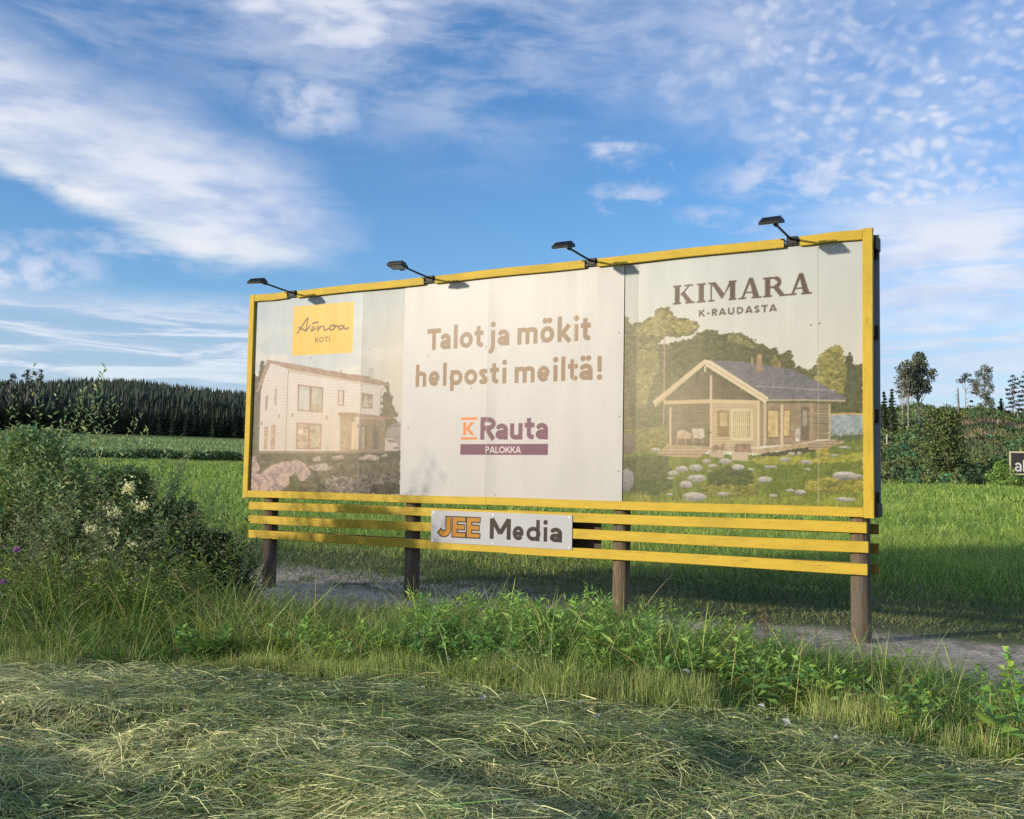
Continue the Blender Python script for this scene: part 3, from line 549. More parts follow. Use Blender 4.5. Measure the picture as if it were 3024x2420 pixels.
    return tag(g.build('ground', m, smooth=True), kind='structure')
build_ground()

# ------------------------------------------------------------------ the billboard
BB = empty('billboard', (BL0[0], BL0[1], 0), BYAW, 'long yellow framed advertising billboard on four round wooden posts at the field edge', 'billboard')
def part(g, name, mat, label=None, parent=BB, smooth=False):
    o = g.build(name, mat, parent, smooth)
    if label: o['label'] = label
    return o
def plank(name, s0, s1, z0, z1, y0, y1, mat, label=None, skew=0.0):
    g = Geo(); b = .004
    # bevelled board: eight-sided section along its length
    if s1 - s0 > z1 - z0:
        sec = [(y0, z0 + b), (y0 + b, z0), (y1 - b, z0), (y1, z0 + b), (y1, z1 - b), (y1 - b, z1), (y0 + b, z1), (y0, z1 - b)]
        n = 14; P = []
        for i in range(n + 1):
            t = i / n; x = s0 + (s1 - s0) * t; w = .004 * math.sin(7 * t + s0 * 5 + z0 * 9)
            P += [(x, yy, zz + w + skew * t) for yy, zz in sec]
    else:
        sec = [(s0, y0 + b), (s0 + b, y0), (s1 - b, y0), (s1, y0 + b), (s1, y1 - b), (s1 - b, y1), (s0 + b, y1), (s0, y1 - b)]
        n = 8; P = []
        for i in range(n + 1):
            t = i / n; zz = z0 + (z1 - z0) * t; w = .003 * math.sin(5 * t + s0)
            P += [(x + w, yy, zz) for x, yy in sec]
    F = [(i * 8 + j, (i + 1) * 8 + j, (i + 1) * 8 + (j + 1) % 8, i * 8 + (j + 1) % 8) for i in range(n) for j in range(8)]
    F += [(0, 1, 2, 7), (7, 2, 3, 6), (6, 3, 4, 5)] + [(n * 8 + a, n * 8 + d, n * 8 + c, n * 8 + b_) for a, b_, c, d in ((0, 1, 2, 7), (7, 2, 3, 6), (6, 3, 4, 5))]
    g.add(P, F)
    o = part(g, name, mat, label)
    return o
BW = 9.032
# front frame (front face at y=0, towards the viewer is -y)
for s0, s1 in ((.103, .757), (.957, 3.231), (3.418, 5.652), (5.826, 8.096), (8.273, 8.927)):
    plank('top_board', s0, s1, 4.221, 4.322 if s0 < 8.2 else 4.326, -.002, .043, M['yellow'])
plank('side_board', 0, .102, 1.298, 4.330, -.004, .043, M['yellow_v']); plank('side_board', 8.928, 9.032, 1.298, 4.330, -.004, .043, M['yellow_v'])
for s0, s1 in ((.103, 4.292), (4.295, 8.927)): plank('bottom_board', s0, s1, 1.302, 1.402, 0, .045, M['yellow'])
for z0, z1, x0, x1, sk in ((1.127, 1.240, .140, 8.957, .012), (.922, 1.040, .150, 8.972, .016), (.706, .822, .158, 8.962, .010)):
    plank('slat', x0, 4.62, z0, z1, -.002, .042, M['yellow'], skew=sk * .5); plank('slat', 4.622, x1, z0 + sk * .5, z1 + sk * .5, -.004, .040, M['yellow'], skew=sk * .5)
for s in (.433, 3.044, 6.11, 8.862):
    z = np.linspace(-.5, 4.26, 14); g = Geo(); k = .104
    g.tube(np.stack([s + .006 * np.sin(z * 1.3 + s),   .060 + k + .004 * np.sin(z * 2 + s), z], 1), k * (1.0 - .022 * z), 20)
    part(g, 'post', M['post'], smooth=True)
for z0 in (4.06, 3.20, 2.30, 1.42):
    plank('bearer', .012, 9.022, z0, z0 + .14, .068, .112, M['brown']); plank('bearer', .012, 9.030, z0, z0 + .14, .262, .300, M['brown'])
    for s in (.07, 9.03 - .07): pass
# backing of the rear face with its own boards
g = Geo().box(.0, .304, 1.33, 9.04, .312, 4.30); part(g, 'rear_panel', M['back'], 'grey panel of the rear face')
for s0, s1, z0, z1 in ((0, 9.035, 4.22, 4.32), (0, 9.035, 1.30, 1.40)): plank('rear_board', s0, s1, z0, z1, .314, .332, M['brown'])
for s0 in (0, 8.935): plank('rear_board', s0, s0 + .10, 1.402, 4.218, .314, .332, M['brown'])
for z0, z1 in ((1.127, 1.235), (.922, 1.030), (.706, .814)): plank('rear_slat', .15, 9.02, z0, z1, .258, .300, M['ochre'])
for z0 in (4.12, 1.31): part(Geo().box(9.034, .046, z0, 9.062, .258, z0 + .14), 'end_block', M['brown'])

# ------------------------------------------------------------------ printing: a small painter that colours a fine vertex grid
class Canvas:
    def __init__(s, s0, s1, z0, z1, pitch):
        s.s0, s.s1, s.z0, s.z1 = s0, s1, z0, z1
        s.nx = int(round((s1 - s0) / pitch)) + 1; s.nz = int(round((z1 - z0) / pitch)) + 1; s.p = (s1 - s0) / (s.nx - 1)
        s.X, s.Z = np.meshgrid(np.linspace(s0, s1, s.nx), np.linspace(z0, z1, s.nz)); s.I = np.ones((s.nz, s.nx, 3)) * 255.
    def win(s, x0, x1, z0, z1, pad):
        i0 = max(0, int((x0 - pad - s.s0) / s.p)); i1 = min(s.nx, int((x1 + pad - s.s0) / s.p) + 2)
        j0 = max(0, int((z0 - pad - s.z0) / s.p)); j1 = min(s.nz, int((z1 + pad - s.z0) / s.p) + 2)
        return (slice(j0, max(j0, j1)), slice(i0, max(i0, i1)))
    def over(s, w, cov, col):
        I = s.I[w]; s.I[w] = I * (1 - cov[..., None]) + np.asarray(col, float) * cov[..., None]
    def cov_poly(s, w, pts, X=None, Z=None):
        X0, Z0 = (s.X[w], s.Z[w]) if X is None else (X, Z); acc = 0
        P = np.asarray(pts, float); n = len(P)
        for ox in (-.33, 0, .33):
            for oz in (-.33, 0, .33):
                X = X0 + ox * s.p; Z = Z0 + oz * s.p; ins = np.zeros(X.shape, bool)
                for i in range(n):
                    (x1, z1), (x2, z2) = P[i], P[(i + 1) % n]
                    if z1 == z2: continue
                    c = ((z1 > Z) != (z2 > Z)) & (X < (x2 - x1) * (Z - z1) / (z2 - z1) + x1); ins ^= c
                acc = acc + ins
        return acc / 9.
    def poly(s, pts, a, b=None, edge=0, scale=.1, mode=None):
        P = np.asarray(pts); w = s.win(P[:, 0].min(), P[:, 0].max(), P[:, 1].min(), P[:, 1].max(), edge * 2 + .01)
        X, Z = s.X[w], s.Z[w]
        if X.size == 0: return
        if edge: X2 = X + edge * 3 * (fbm(X * 22, Z * 22, 3, 5) - .5); Z2 = Z + edge * 3 * (fbm(X * 22 + 50, Z * 22, 3, 9) - .5)
        else: X2, Z2 = X, Z
        cov = s.cov_poly(w, pts, X2, Z2)
        if mode is None:
            t = sstep(.6 * fbm(X / scale, Z / scale * 1.1, 3, 3) + .4 * fbm(X / scale * 3.3 + 7, Z / scale * 3.8, 3, 6), .30, .70)[..., None]; col = np.asarray(a, float) * t + np.asarray(b if b is not None else a, float) * (1 - t)
        elif mode == 'slat': t = (np.sin(Z / scale * 2 * math.pi) > 0)[..., None] * 1.; col = np.asarray(a, float) * t + np.asarray(b, float) * (1 - t)
        elif mode == 'vslat': t = (np.sin(X / scale * 2 * math.pi * 1.3) > 0)[..., None] * 1.; col = np.asarray(a, float) * t + np.asarray(b, float) * (1 - t)
        elif mode == 'clap': col = np.asarray(a, float); cov = cov * (np.sin(Z * 2 * math.pi / .045) > .80) * .55
        s.over(w, cov, col)
    def stroke(s, pts, width, col, cap=True):
        P = np.asarray(pts, float); h = width / 2
        w = s.win(P[:, 0].min(), P[:, 0].max(), P[:, 1].min(), P[:, 1].max(), h + s.p * 2); X, Z = s.X[w], s.Z[w]
        if X.size == 0: return
        d = np.full(X.shape, 9.)
        for i in range(len(P) - 1):
            a, b = P[i], P[i + 1]; L = np.hypot(*(b - a))
            if L < 1e-6: continue
            t = (b - a) / (L + 1e-9)
            al = (X - a[0]) * t[0] + (Z - a[1]) * t[1]; pe = np.abs(-(X - a[0]) * t[1] + (Z - a[1]) * t[0])
            lo = 0 if (i > 0 or cap) else -1e-9; dd = pe
            if cap or i > 0: e0 = np.maximum(-al, 0)
            else: e0 = np.where(al < 0, h + (-al), 0)
            if cap or i < len(P) - 2: e1 = np.maximum(al - L, 0)
            else: e1 = np.where(al > L, h + (al - L), 0)
            dist = np.where(e0 > 0, np.hypot(pe, e0) if (cap or i > 0) else np.maximum(pe, e0), np.where(e1 > 0, np.hypot(pe, e1) if (cap or i < len(P) - 2) else np.maximum(pe, e1), pe))
            d = np.minimum(d, dist)
        s.over(w, np.clip(.5 + (h - d) / s.p, 0, 1), col)
    def ell(s, cx, cz, rx, rz, a, b=None):
        w = s.win(cx - rx, cx + rx, cz - rz, cz + rz, .02); X, Z = s.X[w], s.Z[w]
        if X.size == 0: return
        q = np.hypot((X - cx) / rx, (Z - cz) / rz) + .25 * (fbm(X * 30, Z * 30, 2, 4) - .5); cov = np.clip(.5 + (1 - q) * min(rx, rz) / s.p, 0, 1)
        t = np.clip(.55 + .45 * (Z - cz) / rz + .9 * (fbm(X * 45, Z * 60, 3, 8) - .5), 0, 1)[..., None]
        s.over(w, cov, np.asarray(a, float) * t + np.asarray(b if b is not None else a, float) * (1 - t))
    def inside(s, pts, n, rs):
        P = np.asarray(pts); lo, hi = P.min(0), P.max(0); q = rs.uniform(lo, hi, (n, 2)); ins = np.zeros(n, bool)
        for i in range(len(P)):
            (x1, z1), (x2, z2) = P[i], P[(i + 1) % len(P)]
            if z1 != z2: ins ^= ((z1 > q[:, 1]) != (z2 > q[:, 1])) & (q[:, 0] < (x2 - x1) * (q[:, 1] - z1) / (z2 - z1) + x1)
        return q[ins], (hi - lo)
    def dabs(s, pts, a, b):
        """leafy texture: many small lobes, light side up and left"""
        rs = np.random.default_rng(int(abs(pts[0][0] * 1000)) + len(pts)); P = np.asarray(pts); ar = np.prod(P.max(0) - P.min(0)); q, ext = s.inside(pts, int(60 + ar * 1500), rs)
        q = q[np.argsort(-q[:, 1])][::1]; rs.shuffle(q); a = np.asarray(a, float); b = np.asarray(b, float)
        for x, z in q:
            r = rs.uniform(.010, .030); t = np.clip(rs.normal(.5, .35) + .25 * (vn(x * 6, z * 6, 3) - .5), 0, 1); base = b * (1 - t) + a * t
            s.ell(x, z, r * 1.25, r * .8, np.clip(base * 1.12, 0, 255), base * .74)
    def tuft(s, pts, a, b):
        rs = np.random.default_rng(int(abs(pts[0][0] * 999)) + len(pts)); P = np.asarray(pts); ar = np.prod(P.max(0) - P.min(0)); q, ext = s.inside(pts, int(ar * 900), rs); a = np.asarray(a, float); b = np.asarray(b, float)
        q = q[np.argsort(-q[:, 1])]
        for x, z in q:
            L = rs.uniform(.025, .075) * (1.2 - .4 * (z - 1.4)); dx = rs.normal(0, .35) * L; t = rs.uniform(-.5, 1.5); c = np.clip(b * (1 - t) + a * t, 10, 235)
            s.stroke([(x, z), (x + dx * .4, z + L * .6), (x + dx, z + L)], .0055, c)
    def mist(s, x0, z0, rx, rz, col, k):
        f = np.exp(-(((s.X - x0) / rx) ** 2 + ((s.Z - z0) / rz) ** 2))[..., None] * k; s.I = s.I * (1 - f) + np.asarray(col, float) * f
    def grain(s):
        w = (1 - sstep(s.I.mean(-1), 140, 178))[..., None]; n = (.55 * fbm(s.X * 28, s.Z * 28, 3, 91) + .45 * fbm(s.X * 80, s.Z * 80, 2, 93) - .5)[..., None]; s.I = np.clip(s.I * (1 + .55 * n * (.03 + .97 * w)), 0, 255)
    def art(s, items):
        for it in items:
            k = it[0]
            if k == 'p':
                s.poly(it[5], it[1], it[2], it[3], it[4])
                if it[3] >= .025: s.dabs(it[5], it[1], it[2])
                elif it[3] >= .012 and it[1][1] > it[1][0] * .94 and it[1][1] < 175: s.tuft(it[5], it[1], it[2])
            elif k in ('slat', 'vslat', 'clap'): s.poly(it[5], it[1], it[2], 0, it[4], k)
            elif k == 'l': s.stroke(it[3], it[2], it[1])
            elif k == 'e': s.ell(*it[3], it[1], it[2])
            elif k == 'cone':
                (x, z) = it[2]; w = s.win(x - .2, x + .2, z - .3, z + .3, 0); X, Z = s.X[w] - x, s.Z[w] - z
                c = np.exp(-(X / (.02 + .22 * np.abs(Z))) ** 2) * np.exp(-np.abs(Z) / .11) * .85; s.over(w, c, it[1]); s.poly([(x - .012, z - .03), (x + .012, z - .03), (x + .012, z + .03), (x - .012, z + .03)], (120, 96, 84))
    def sheet(s, name, y, z_shift=0, thick=.004, label=None, tilt=0.0, bow=0.0):
        v = lin(np.clip(s.I, 0, 255)).reshape(-1, 3) * PRINT_GAIN
        t = (s.X.ravel() - s.s0) / (s.s1 - s.s0); Y = y + tilt * (t - .5) + bow * np.sin(math.pi * t) * -1
        V = np.stack([s.X.ravel(), Y, s.Z.ravel()], 1); i = np.arange(s.nz - 1)[:, None]; j = np.arange(s.nx - 1)[None]
        F = np.stack([i * s.nx + j, i * s.nx + j + 1, (i + 1) * s.nx + j + 1, (i + 1) * s.nx + j], -1).reshape(-1, 4)
        g = Geo().add(V, F, v)
        # rim and back so that the sheet has thickness
        for a, b in (((s.s0, s.z0), (s.s1, s.z0)), ((s.s1, s.z0), (s.s1, s.z1)), ((s.s1, s.z1), (s.s0, s.z1)), ((s.s0, s.z1), (s.s0, s.z0))):
            ya = y + tilt * ((a[0] - s.s0) / (s.s1 - s.s0) - .5); yb = y + tilt * ((b[0] - s.s0) / (s.s1 - s.s0) - .5)
            g.add([(a[0], ya, a[1]), (a[0], ya + thick, a[1]), (b[0], yb + thick, b[1]), (b[0], yb, b[1])], [(0, 1, 2, 3)], (.5, .5, .5))
        return part(g, name, M['print'], label, smooth=False)
PRINT_GAIN = .50
def arc(cx, cz, rx, rz, a0, a1, n=14):
    t = np.radians(np.linspace(a0, a1, n)); return [(cx + rx * math.cos(q), cz + rz * math.sin(q)) for q in t]
def glyph(ch, w, xh):
    """strokes (centre lines) in units of cap height; returns (advance, strokes, dots)"""
    h = w / 2; o = xh / 2; ro = (.33 - h * .55, xh / 2 - h)
    stem = lambda x, z0, z1: [(x, z0), (x, z1)]
    bowl = arc(.33 + .0, o, ro[0], ro[1], 0, 360, 28)
    if ch in 'oö': return .68, [bowl], ([(.20, xh + .24), (.46, xh + .24)] if ch == 'ö' else [])
    if ch in 'aä':
        X = .50; return .66, [arc(.27, xh - .29, .23, .29 - h, 150, 90, 6) + arc(.27, xh - .29, .23, .29 - h, 90, 0, 8) + [(X, 0)], arc(.27, .225, .21, .225 - h, 40, 320, 16) + [], [(.36, xh * .56), (X, xh * .56)], [(.36, h + .01), (X, .14)]], ([(.14, xh + .24), (.40, xh + .24)] if ch == 'ä' else [])
    if ch == 'd': return .70, [bowl, stem(.56, 0, 1.1)], []
    if ch == 'e': return .66, [arc(.33, o, ro[0], ro[1], 0, 318, 22), [(.33 - ro[0], o - .02), (.33 + ro[0] + h * .8, o - .02)]], []
    if ch in 'hmn':
        st = [stem(h + .02, 0, 1.1 if ch == 'h' else xh)]
        if ch == 'm':
            for k in (0, 1):
                x0 = h + .02 + k * .37; st.append([(x0, xh * .4)] + arc(x0 + .185, xh - .19, .185, .19 - h * .9, 180, 0, 9) + [(x0 + .37, 0)])
            return 1.02, st, []
        x0 = h + .02; st.append([(x0, xh * .4)] + arc(x0 + .20, xh - .21, .20, .21 - h * .9, 180, 0, 9) + [(x0 + .40, 0)]); return .68, st, []
    if ch == 'u': return .68, [[(h + .02, xh)] + arc(h + .22, .21, .20, .21 - h * .9, 180, 360, 9) + [(h + .42, xh)], stem(h + .42, 0, xh)], []
    if ch == 'i': return .32, [stem(.15, 0, xh)], [(.15, xh + .25)]
    if ch == 'j': return .33, [[(.17, xh), (.17, -.06), (.13, -.17), (.04, -.23), (-.03, -.235)]], [(.17, xh + .25)]
    if ch == 'l': return .32, [stem(.15, 0, 1.12)], []
    if ch == 'k': return .64, [stem(h + .02, 0, 1.12), [(.22, xh * .45), (.52, xh + .0)], [(.26, xh * .50), (.56, 0)]], []
    if ch == 'p': return .70, [[(x + .03, z) for x, z in bowl], stem(h + .02, -.27, xh)], []
    if ch == 's': return .54, [arc(.27, xh - .195, .16, .195 - h, 25, 235, 12) + arc(.25, .20, .17, .20 - h, 60, -150, 12)], []
    if ch == 't': return .46, [[(.20, .97), (.20, .22)] + arc(.34, .22, .14, .22 - h, 180, 285, 6), [(.02, xh - h * .85), (.42, xh - h * .85)]], []
    if ch == '!': return .34, [[(.16, 1.05), (.16, .34)]], [(.16, .11)]
    if ch == 'T': return .66, [stem(.33, 0, 1), [(.0, 1 - h), (.66, 1 - h)]], []
    if ch == 'I': return .30, [stem(.15, 0, 1)], []
    if ch == 'L': return .56, [[(h + .03, 1), (h + .03, h), (.52, h)]], []
    if ch == 'E': return .60, [stem(h + .03, 0, 1), [(h, 1 - h), (.55, 1 - h)], [(h, .5), (.50, .5)], [(h, h), (.56, h)]], []
    if ch == 'O': return .90, [arc(.44, .5, .40 - h * .5, .5 - h * .9, 0, 360, 30)], []
    if ch == 'U': return .80, [[(h + .04, 1)] + arc(.40, .34, .36 - h, .34 - h, 180, 360, 12) + [(.76 - h, 1)]], []
    if ch == 'D': return .80, [[(h + .04, h), (.32, h)] + arc(.32, .5, .40 - h * .6, .5 - h, -90, 90, 14) + [(h + .04, 1 - h), (h + .04, h)]], []
    if ch in 'PR':
        st = [stem(h + .03, 0, 1), [(h + .03, 1 - h), (.34, 1 - h)] + arc(.34, .70, .22, .30 - h, 90, -90, 10) + [(h + .03, .40 + h)]]
        if ch == 'R': st.append([(.32, .46), (.56, 0)])
        return (.66 if ch == 'R' else .64), st, []
    if ch == 'A': return .78, [[(.06, 0), (.38, 1)], [(.40, 1), (.72, 0)], [(.20, .27), (.58, .27)]], []
    if ch == 'M': return .98, [stem(h + .04, 0, 1), [(h + .05, .98), (.48, .28)], [(.48, .28), (.91 - h, .98)], stem(.92 - h, 0, 1)], []
    if ch == 'K': return .72, [stem(h + .03, 0, 1), [(.20, .42), (.62, 1)], [(.30, .56), (.66, 0)]], []
    if ch == 'S': return .62, [arc(.31, .745, .20, .255 - h, 30, 240, 12) + arc(.29, .26, .21, .26 - h, 60, -150, 12)], []
    if ch == '-': return .40, [[(.06, .42), (.34, .42)]], []
    return .30, [], []
def write(cv, text, x0, x1, zb, cap, col, w=.2, xh=.74, track=0.0):
    if x1 is None: sx = cap
    else: sx = (x1 - x0) / (sum(glyph(c, w, xh)[0] + track for c in text) - track)
    x = x0
    for c in text:
        adv, st, dots = glyph(c, w, xh)
        for p in st: 
            cl = len(p) > 20 and abs(p[0][0] - p[-1][0]) < 1e-3
            cv.stroke([(x + q[0] * sx, zb + q[1] * cap) for q in p], w * (cap * .5 + sx * .5), col, cap=cl)
        for q in dots:
            r = w * .60 * cap; cv.stroke([(x + q[0] * sx - .001, zb + q[1] * cap), (x + q[0] * sx + .001, zb + q[1] * cap)], 2 * r, col)
        x += (adv + track) * sx
def write_at(cv, spots, zb, cap, col, w=.2, xh=.74):
    for c, a, b in spots:
        adv, st, dots = glyph(c, w, xh); h = w / 2; tops = [q[0] for p in st for q in p]
        e = h * cap; lo, hi = min(tops), max(tops)
        flat = c in 'tT!EKA' 
        lo_e = 0 if c in 'T' else e; hi_e = 0 if c in 'Tt' else e
        if c == 't': lo_e = 0
        if c == 'K' or c == 'A' or c == 'k' or c == 'R': hi_e = e * .7
        if hi - lo < .02: sx = cap; x0 = (a + b) / 2 - lo * cap
        else: sx = ((b - hi_e) - (a + lo_e)) / (hi - lo); x0 = a + lo_e - lo * sx
        for p in st:
            cl = len(p) > 20 and abs(p[0][0] - p[-1][0]) < 1e-3
            cv.stroke([(x0 + q[0] * sx, zb + q[1] * cap) for q in p], w * cap, col, cap=cl)
        for q in dots: cv.stroke([(x0 + q[0] * sx - .001, zb + q[1] * cap), (x0 + q[0] * sx + .001, zb + q[1] * cap)], w * 1.2 * cap, col)
def seam(cv, s, dark=(150, 148, 142), z0=0, z1=9): cv.stroke([(s, max(cv.z0, z0)), (s, min(cv.z1, z1))], .007, dark)
def nails(cv, pts):
    for x, z in pts: cv.ell(x, z, .009, .009, (110, 108, 104), (90, 88, 84))

PITCHM = .0075
# left poster
cv = Canvas(.09, 2.885, 1.36, 4.26, PITCHM)
t = np.clip((cv.Z - 2.2) / 2.0, 0, 1)[..., None]; I = np.array([222, 226, 226]) * (1 - t) + np.array([182, 202, 216]) * t
f = (sstep(cv.X, 1.7, 2.9) * sstep(cv.Z, 2.0, 3.0) * sstep(-cv.Z, -4.4, -3.2))[..., None] * .75; I = I * (1 - f) + np.array([238, 226, 200]) * f
f = (sstep(fbm(cv.X * 1.6, cv.Z * 4.5, 5, 2), .50, .70) * sstep(-cv.Z, -4.3, -3.2))[..., None] * .65; I = I * (1 - f) + np.array([240, 236, 226]) * f
cv.I = I * 1.0; cv.art(LEFT_ART); cv.grain(); cv.I = 255 * (cv.I / 255) ** .86
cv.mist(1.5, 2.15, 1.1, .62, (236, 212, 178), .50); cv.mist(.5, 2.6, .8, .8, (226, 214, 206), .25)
YEL = (255, 208, 88)
cv.poly([(.849, 4.099), (1.992, 4.092), (1.990, 3.364), (.855, 3.376)], YEL)
for p in SCRIPT_STROKES: cv.stroke(p, .023, (112, 88, 62))
write(cv, 'KOTI', 1.283, 1.571, 3.545, .074, (112, 88, 62), .17, .74, .12)
f = sstep(cv.X, 2.155, 2.165)[..., None] * .10; cv.I = cv.I * (1 - f)
seam(cv, 2.158, (140, 142, 140)); nails(cv, [(1.22, 3.33), (2.3, 3.4), (2.17, 2.9), (.6, 1.42), (1.3, 1.41), (2.2, 1.40)])
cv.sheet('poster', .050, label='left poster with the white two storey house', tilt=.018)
# middle poster
cv = Canvas(2.888, 6.165, 1.36, 4.26, .006)
cv.I[:] = (222, 222, 222); BRN = (152, 122, 90)
write_at(cv, [('T', 3.28, 3.502), ('a', 3.495, 3.661), ('l', 3.703, 3.778), ('o', 3.804, 4.012), ('t', 4.035, 4.176), ('j', 4.235, 4.352), ('a', 4.39, 4.567), ('m', 4.687, 4.982), ('ö', 5.02, 5.219), ('k', 5.265, 5.463), ('i', 5.491, 5.558), ('t', 5.588, 5.725)], 3.332, .285, BRN, .215)
write_at(cv, [('h', 3.105, 3.28), ('e', 3.319, 3.516), ('l', 3.544, 3.615), ('p', 3.658, 3.863), ('o', 3.891, 4.093), ('s', 4.115, 4.26), ('t', 4.285, 4.423), ('i', 4.467, 4.54), ('m', 4.658, 4.95), ('e', 4.986, 5.182), ('i', 5.211, 5.279), ('l', 5.32, 5.388), ('t', 5.419, 5.555), ('ä', 5.575, 5.759), ('!', 5.811, 5.89)], 2.848, .272, BRN, .215)
ORG = (244, 140, 62); PUR = (120, 62, 98)
cv.poly([(3.853, 2.392), (4.112, 2.392), (4.112, 2.424), (3.853, 2.424)], ORG); cv.poly([(3.856, 2.135), (4.112, 2.135), (4.112, 2.166), (3.856, 2.166)], ORG)
for p in ([(3.892, 2.195), (3.937, 2.195), (3.937, 2.362), (3.892, 2.362)], [(3.940, 2.285), (4.008, 2.362), (4.068, 2.362), (3.985, 2.278), (4.075, 2.195), (4.012, 2.195), (3.940, 2.265)]): cv.poly(p, ORG)
write_at(cv, [('R', 4.157, 4.38)], 2.134, .288, PUR, .22); write_at(cv, [('a', 4.389, 4.572), ('u', 4.604, 4.788), ('t', 4.816, 4.958), ('a', 4.979, 5.153)], 2.134, .275, PUR, .22)
cv.poly([(3.856, 1.939), (5.155, 1.939), (5.155, 2.077), (3.856, 2.077)], PUR)
write(cv, 'PALOKKA', 4.238, 4.768, 1.964, .082, (240, 234, 230), .17, .74, .02)
f = (sstep(cv.X, 4.245, 4.262) * (1 - sstep(cv.X, 4.262, 4.5)))[..., None] * .05; cv.I = cv.I * (1 - f)
seam(cv, 4.250, (196, 192, 184)); seam(cv, 5.505, (222, 218, 212)); nails(cv, [(3.30, 3.25), (4.22, 3.33), (5.05, 3.35), (6.1, 3.4), (6.12, 2.4), (6.12, 1.75), (4.0, 2.80), (4.4, 1.43), (3.0, 2.3)])
cv.sheet('poster', .047, label='middle poster with brown and purple lettering', tilt=-.004)
# right poster
cv = Canvas(6.168, 8.975, 1.36, 4.26, PITCHM)
t = np.clip((cv.Z - 2.4) / 1.8, 0, 1)[..., None]; cv.I = np.array([232, 230, 214]) * (1 - t) + np.array([212, 222, 226]) * t
cv.art(RIGHT_ART); cv.grain(); cv.I = 255 * (cv.I / 255) ** .88
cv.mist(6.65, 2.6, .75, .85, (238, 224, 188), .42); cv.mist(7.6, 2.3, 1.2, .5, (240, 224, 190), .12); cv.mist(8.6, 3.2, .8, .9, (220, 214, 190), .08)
KB = (100, 82, 68)
def serif_rect(x0, x1, z0, z1): cv.poly([(x0, z0), (x1, z0), (x1, z1), (x0, z1)], KB)
zb, zt = 3.690, 3.912; sf = .020
def stem_(x0, x1, ext=.022, top=True, bot=True):
    serif_rect(x0, x1, zb, zt)
    if bot: serif_rect(x0 - ext, x1 + ext, zb, zb + sf)
    if top: serif_rect(x0 - ext, x1 + ext, zt - sf, zt)
# K
stem_(6.806, 6.866); cv.poly([(6.872, 3.79), (6.965, 3.895), (6.992, 3.895), (6.900, 3.79)], KB); serif_rect(6.925, 7.03, zt - sf, zt)
cv.poly([(6.880, 3.815), (6.918, 3.840), (7.030, 3.700), (6.958, 3.700)], KB); serif_rect(6.935, 7.052, zb, zb + sf)
# I
stem_(7.100, 7.162)
# M
cv.poly([(7.240, zb), (7.258, zb), (7.262, zt - .02), (7.240, zt - .02)], KB); serif_rect(7.215, 7.290, zb, zb + sf); serif_rect(7.215, 7.285, zt - sf, zt)
cv.poly([(7.240, zt), (7.300, zt), (7.402, 3.775), (7.378, 3.705)], KB); cv.poly([(7.378, 3.705), (7.392, 3.745), (7.470, zt), (7.500, zt), (7.500, 3.90)], KB)
stem_(7.470, 7.532, .016)
# A
def A_(x0, x1):
    xm = (x0 + x1) / 2 + .004
    cv.poly([(x0 + .03, zb), (x0 + .058, zb), (xm, 3.870), (xm + .006, zt + .012), (xm - .014, zt + .012)], KB)
    cv.poly([(xm - .016, zt + .012), (xm + .030, zt + .012), (x1 - .024, zb), (x1 - .094, zb)], KB)
    serif_rect(x0 + .062, x1 - .075, 3.752, 3.770); serif_rect(x0, x0 + .092, zb, zb + sf); serif_rect(x1 - .118, x1, zb, zb + sf)
A_(7.568, 7.838); A_(8.130, 8.392)
# R
stem_(7.872, 7.932); cv.stroke([(7.93, 3.900), (7.99, 3.900)], .024, KB, False); cv.stroke([(7.93, 3.797), (7.99, 3.797)], .022, KB, False)
cv.stroke(arc(7.985, 3.848, .050, .046, 80, -80), .046, KB, False); cv.poly([(7.955, 3.800), (8.020, 3.800), (8.105, zb), (8.040, zb)], KB); serif_rect(8.035, 8.135, zb, zb + sf)
write(cv, 'K-RAUDASTA', 7.099, 8.006, 3.526, .078, KB, .20, .74, .16)
f = (1 - sstep(cv.X, 6.335, 6.343))[..., None] * .09; cv.I = cv.I * (1 - f)
seam(cv, 6.338, (170, 168, 156), 2.0); seam(cv, 8.455, (186, 186, 178)); nails(cv, [(6.25, 3.0), (6.30, 2.2), (8.38, 3.35), (8.47, 3.36), (6.9, 1.45), (8.3, 1.44), (6.65, 2.35), (7.25, 2.2)])
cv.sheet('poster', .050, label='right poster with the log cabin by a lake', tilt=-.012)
# maker's plate on the slats
sg = Canvas(3.463, 5.541, .800, 1.213, .0045); sg.I[:] = (214, 218, 224)
def EE(x0):
    x1 = x0 + .203; b, tp = .882, 1.138; q = .058
    for e, c in ((.010, (34, 26, 22)), (-.004, (214, 150, 34))):
        sg.poly([(x0 - e, b - e), (x1 + e, b - e), (x1 + e, b + q + e), (x0 + .075 + e, b + q + e), (x0 + .075 + e, b + .098 - e), (x1 - .012 + e, b + .098 - e), (x1 - .012 + e, b + .158 + e), (x0 + .075 + e, b + .158 + e), (x0 + .075 + e, tp - q - e), (x1 + e, tp - q - e), (x1 + e, tp + e), (x0 - e, tp + e)], c)
def JJ():
    for e, c in ((.010, (34, 26, 22)), (-.004, (214, 150, 34))):
        sg.stroke([(3.735, 1.138 + e), (3.735, .985)] + arc(3.668, .975, .067, .060, 0, -100, 9) + [(3.625, .928), (3.600 - e, .948 + e)], .072 + 2 * e, c, False)
JJ(); EE(3.798); EE(4.020)
BLK = (44, 36, 34)
write_at(sg, [('M', 4.372, 4.681)], .882, .255, BLK, .235); write_at(sg, [('e', 4.709, 4.888), ('d', 4.907, 5.106), ('i', 5.144, 5.208), ('a', 5.238, 5.408)], .882, .236, BLK, .21)
o = sg.sheet('sign_plate', -.016, thick=.012, label='white plate with JEE Media lettering')
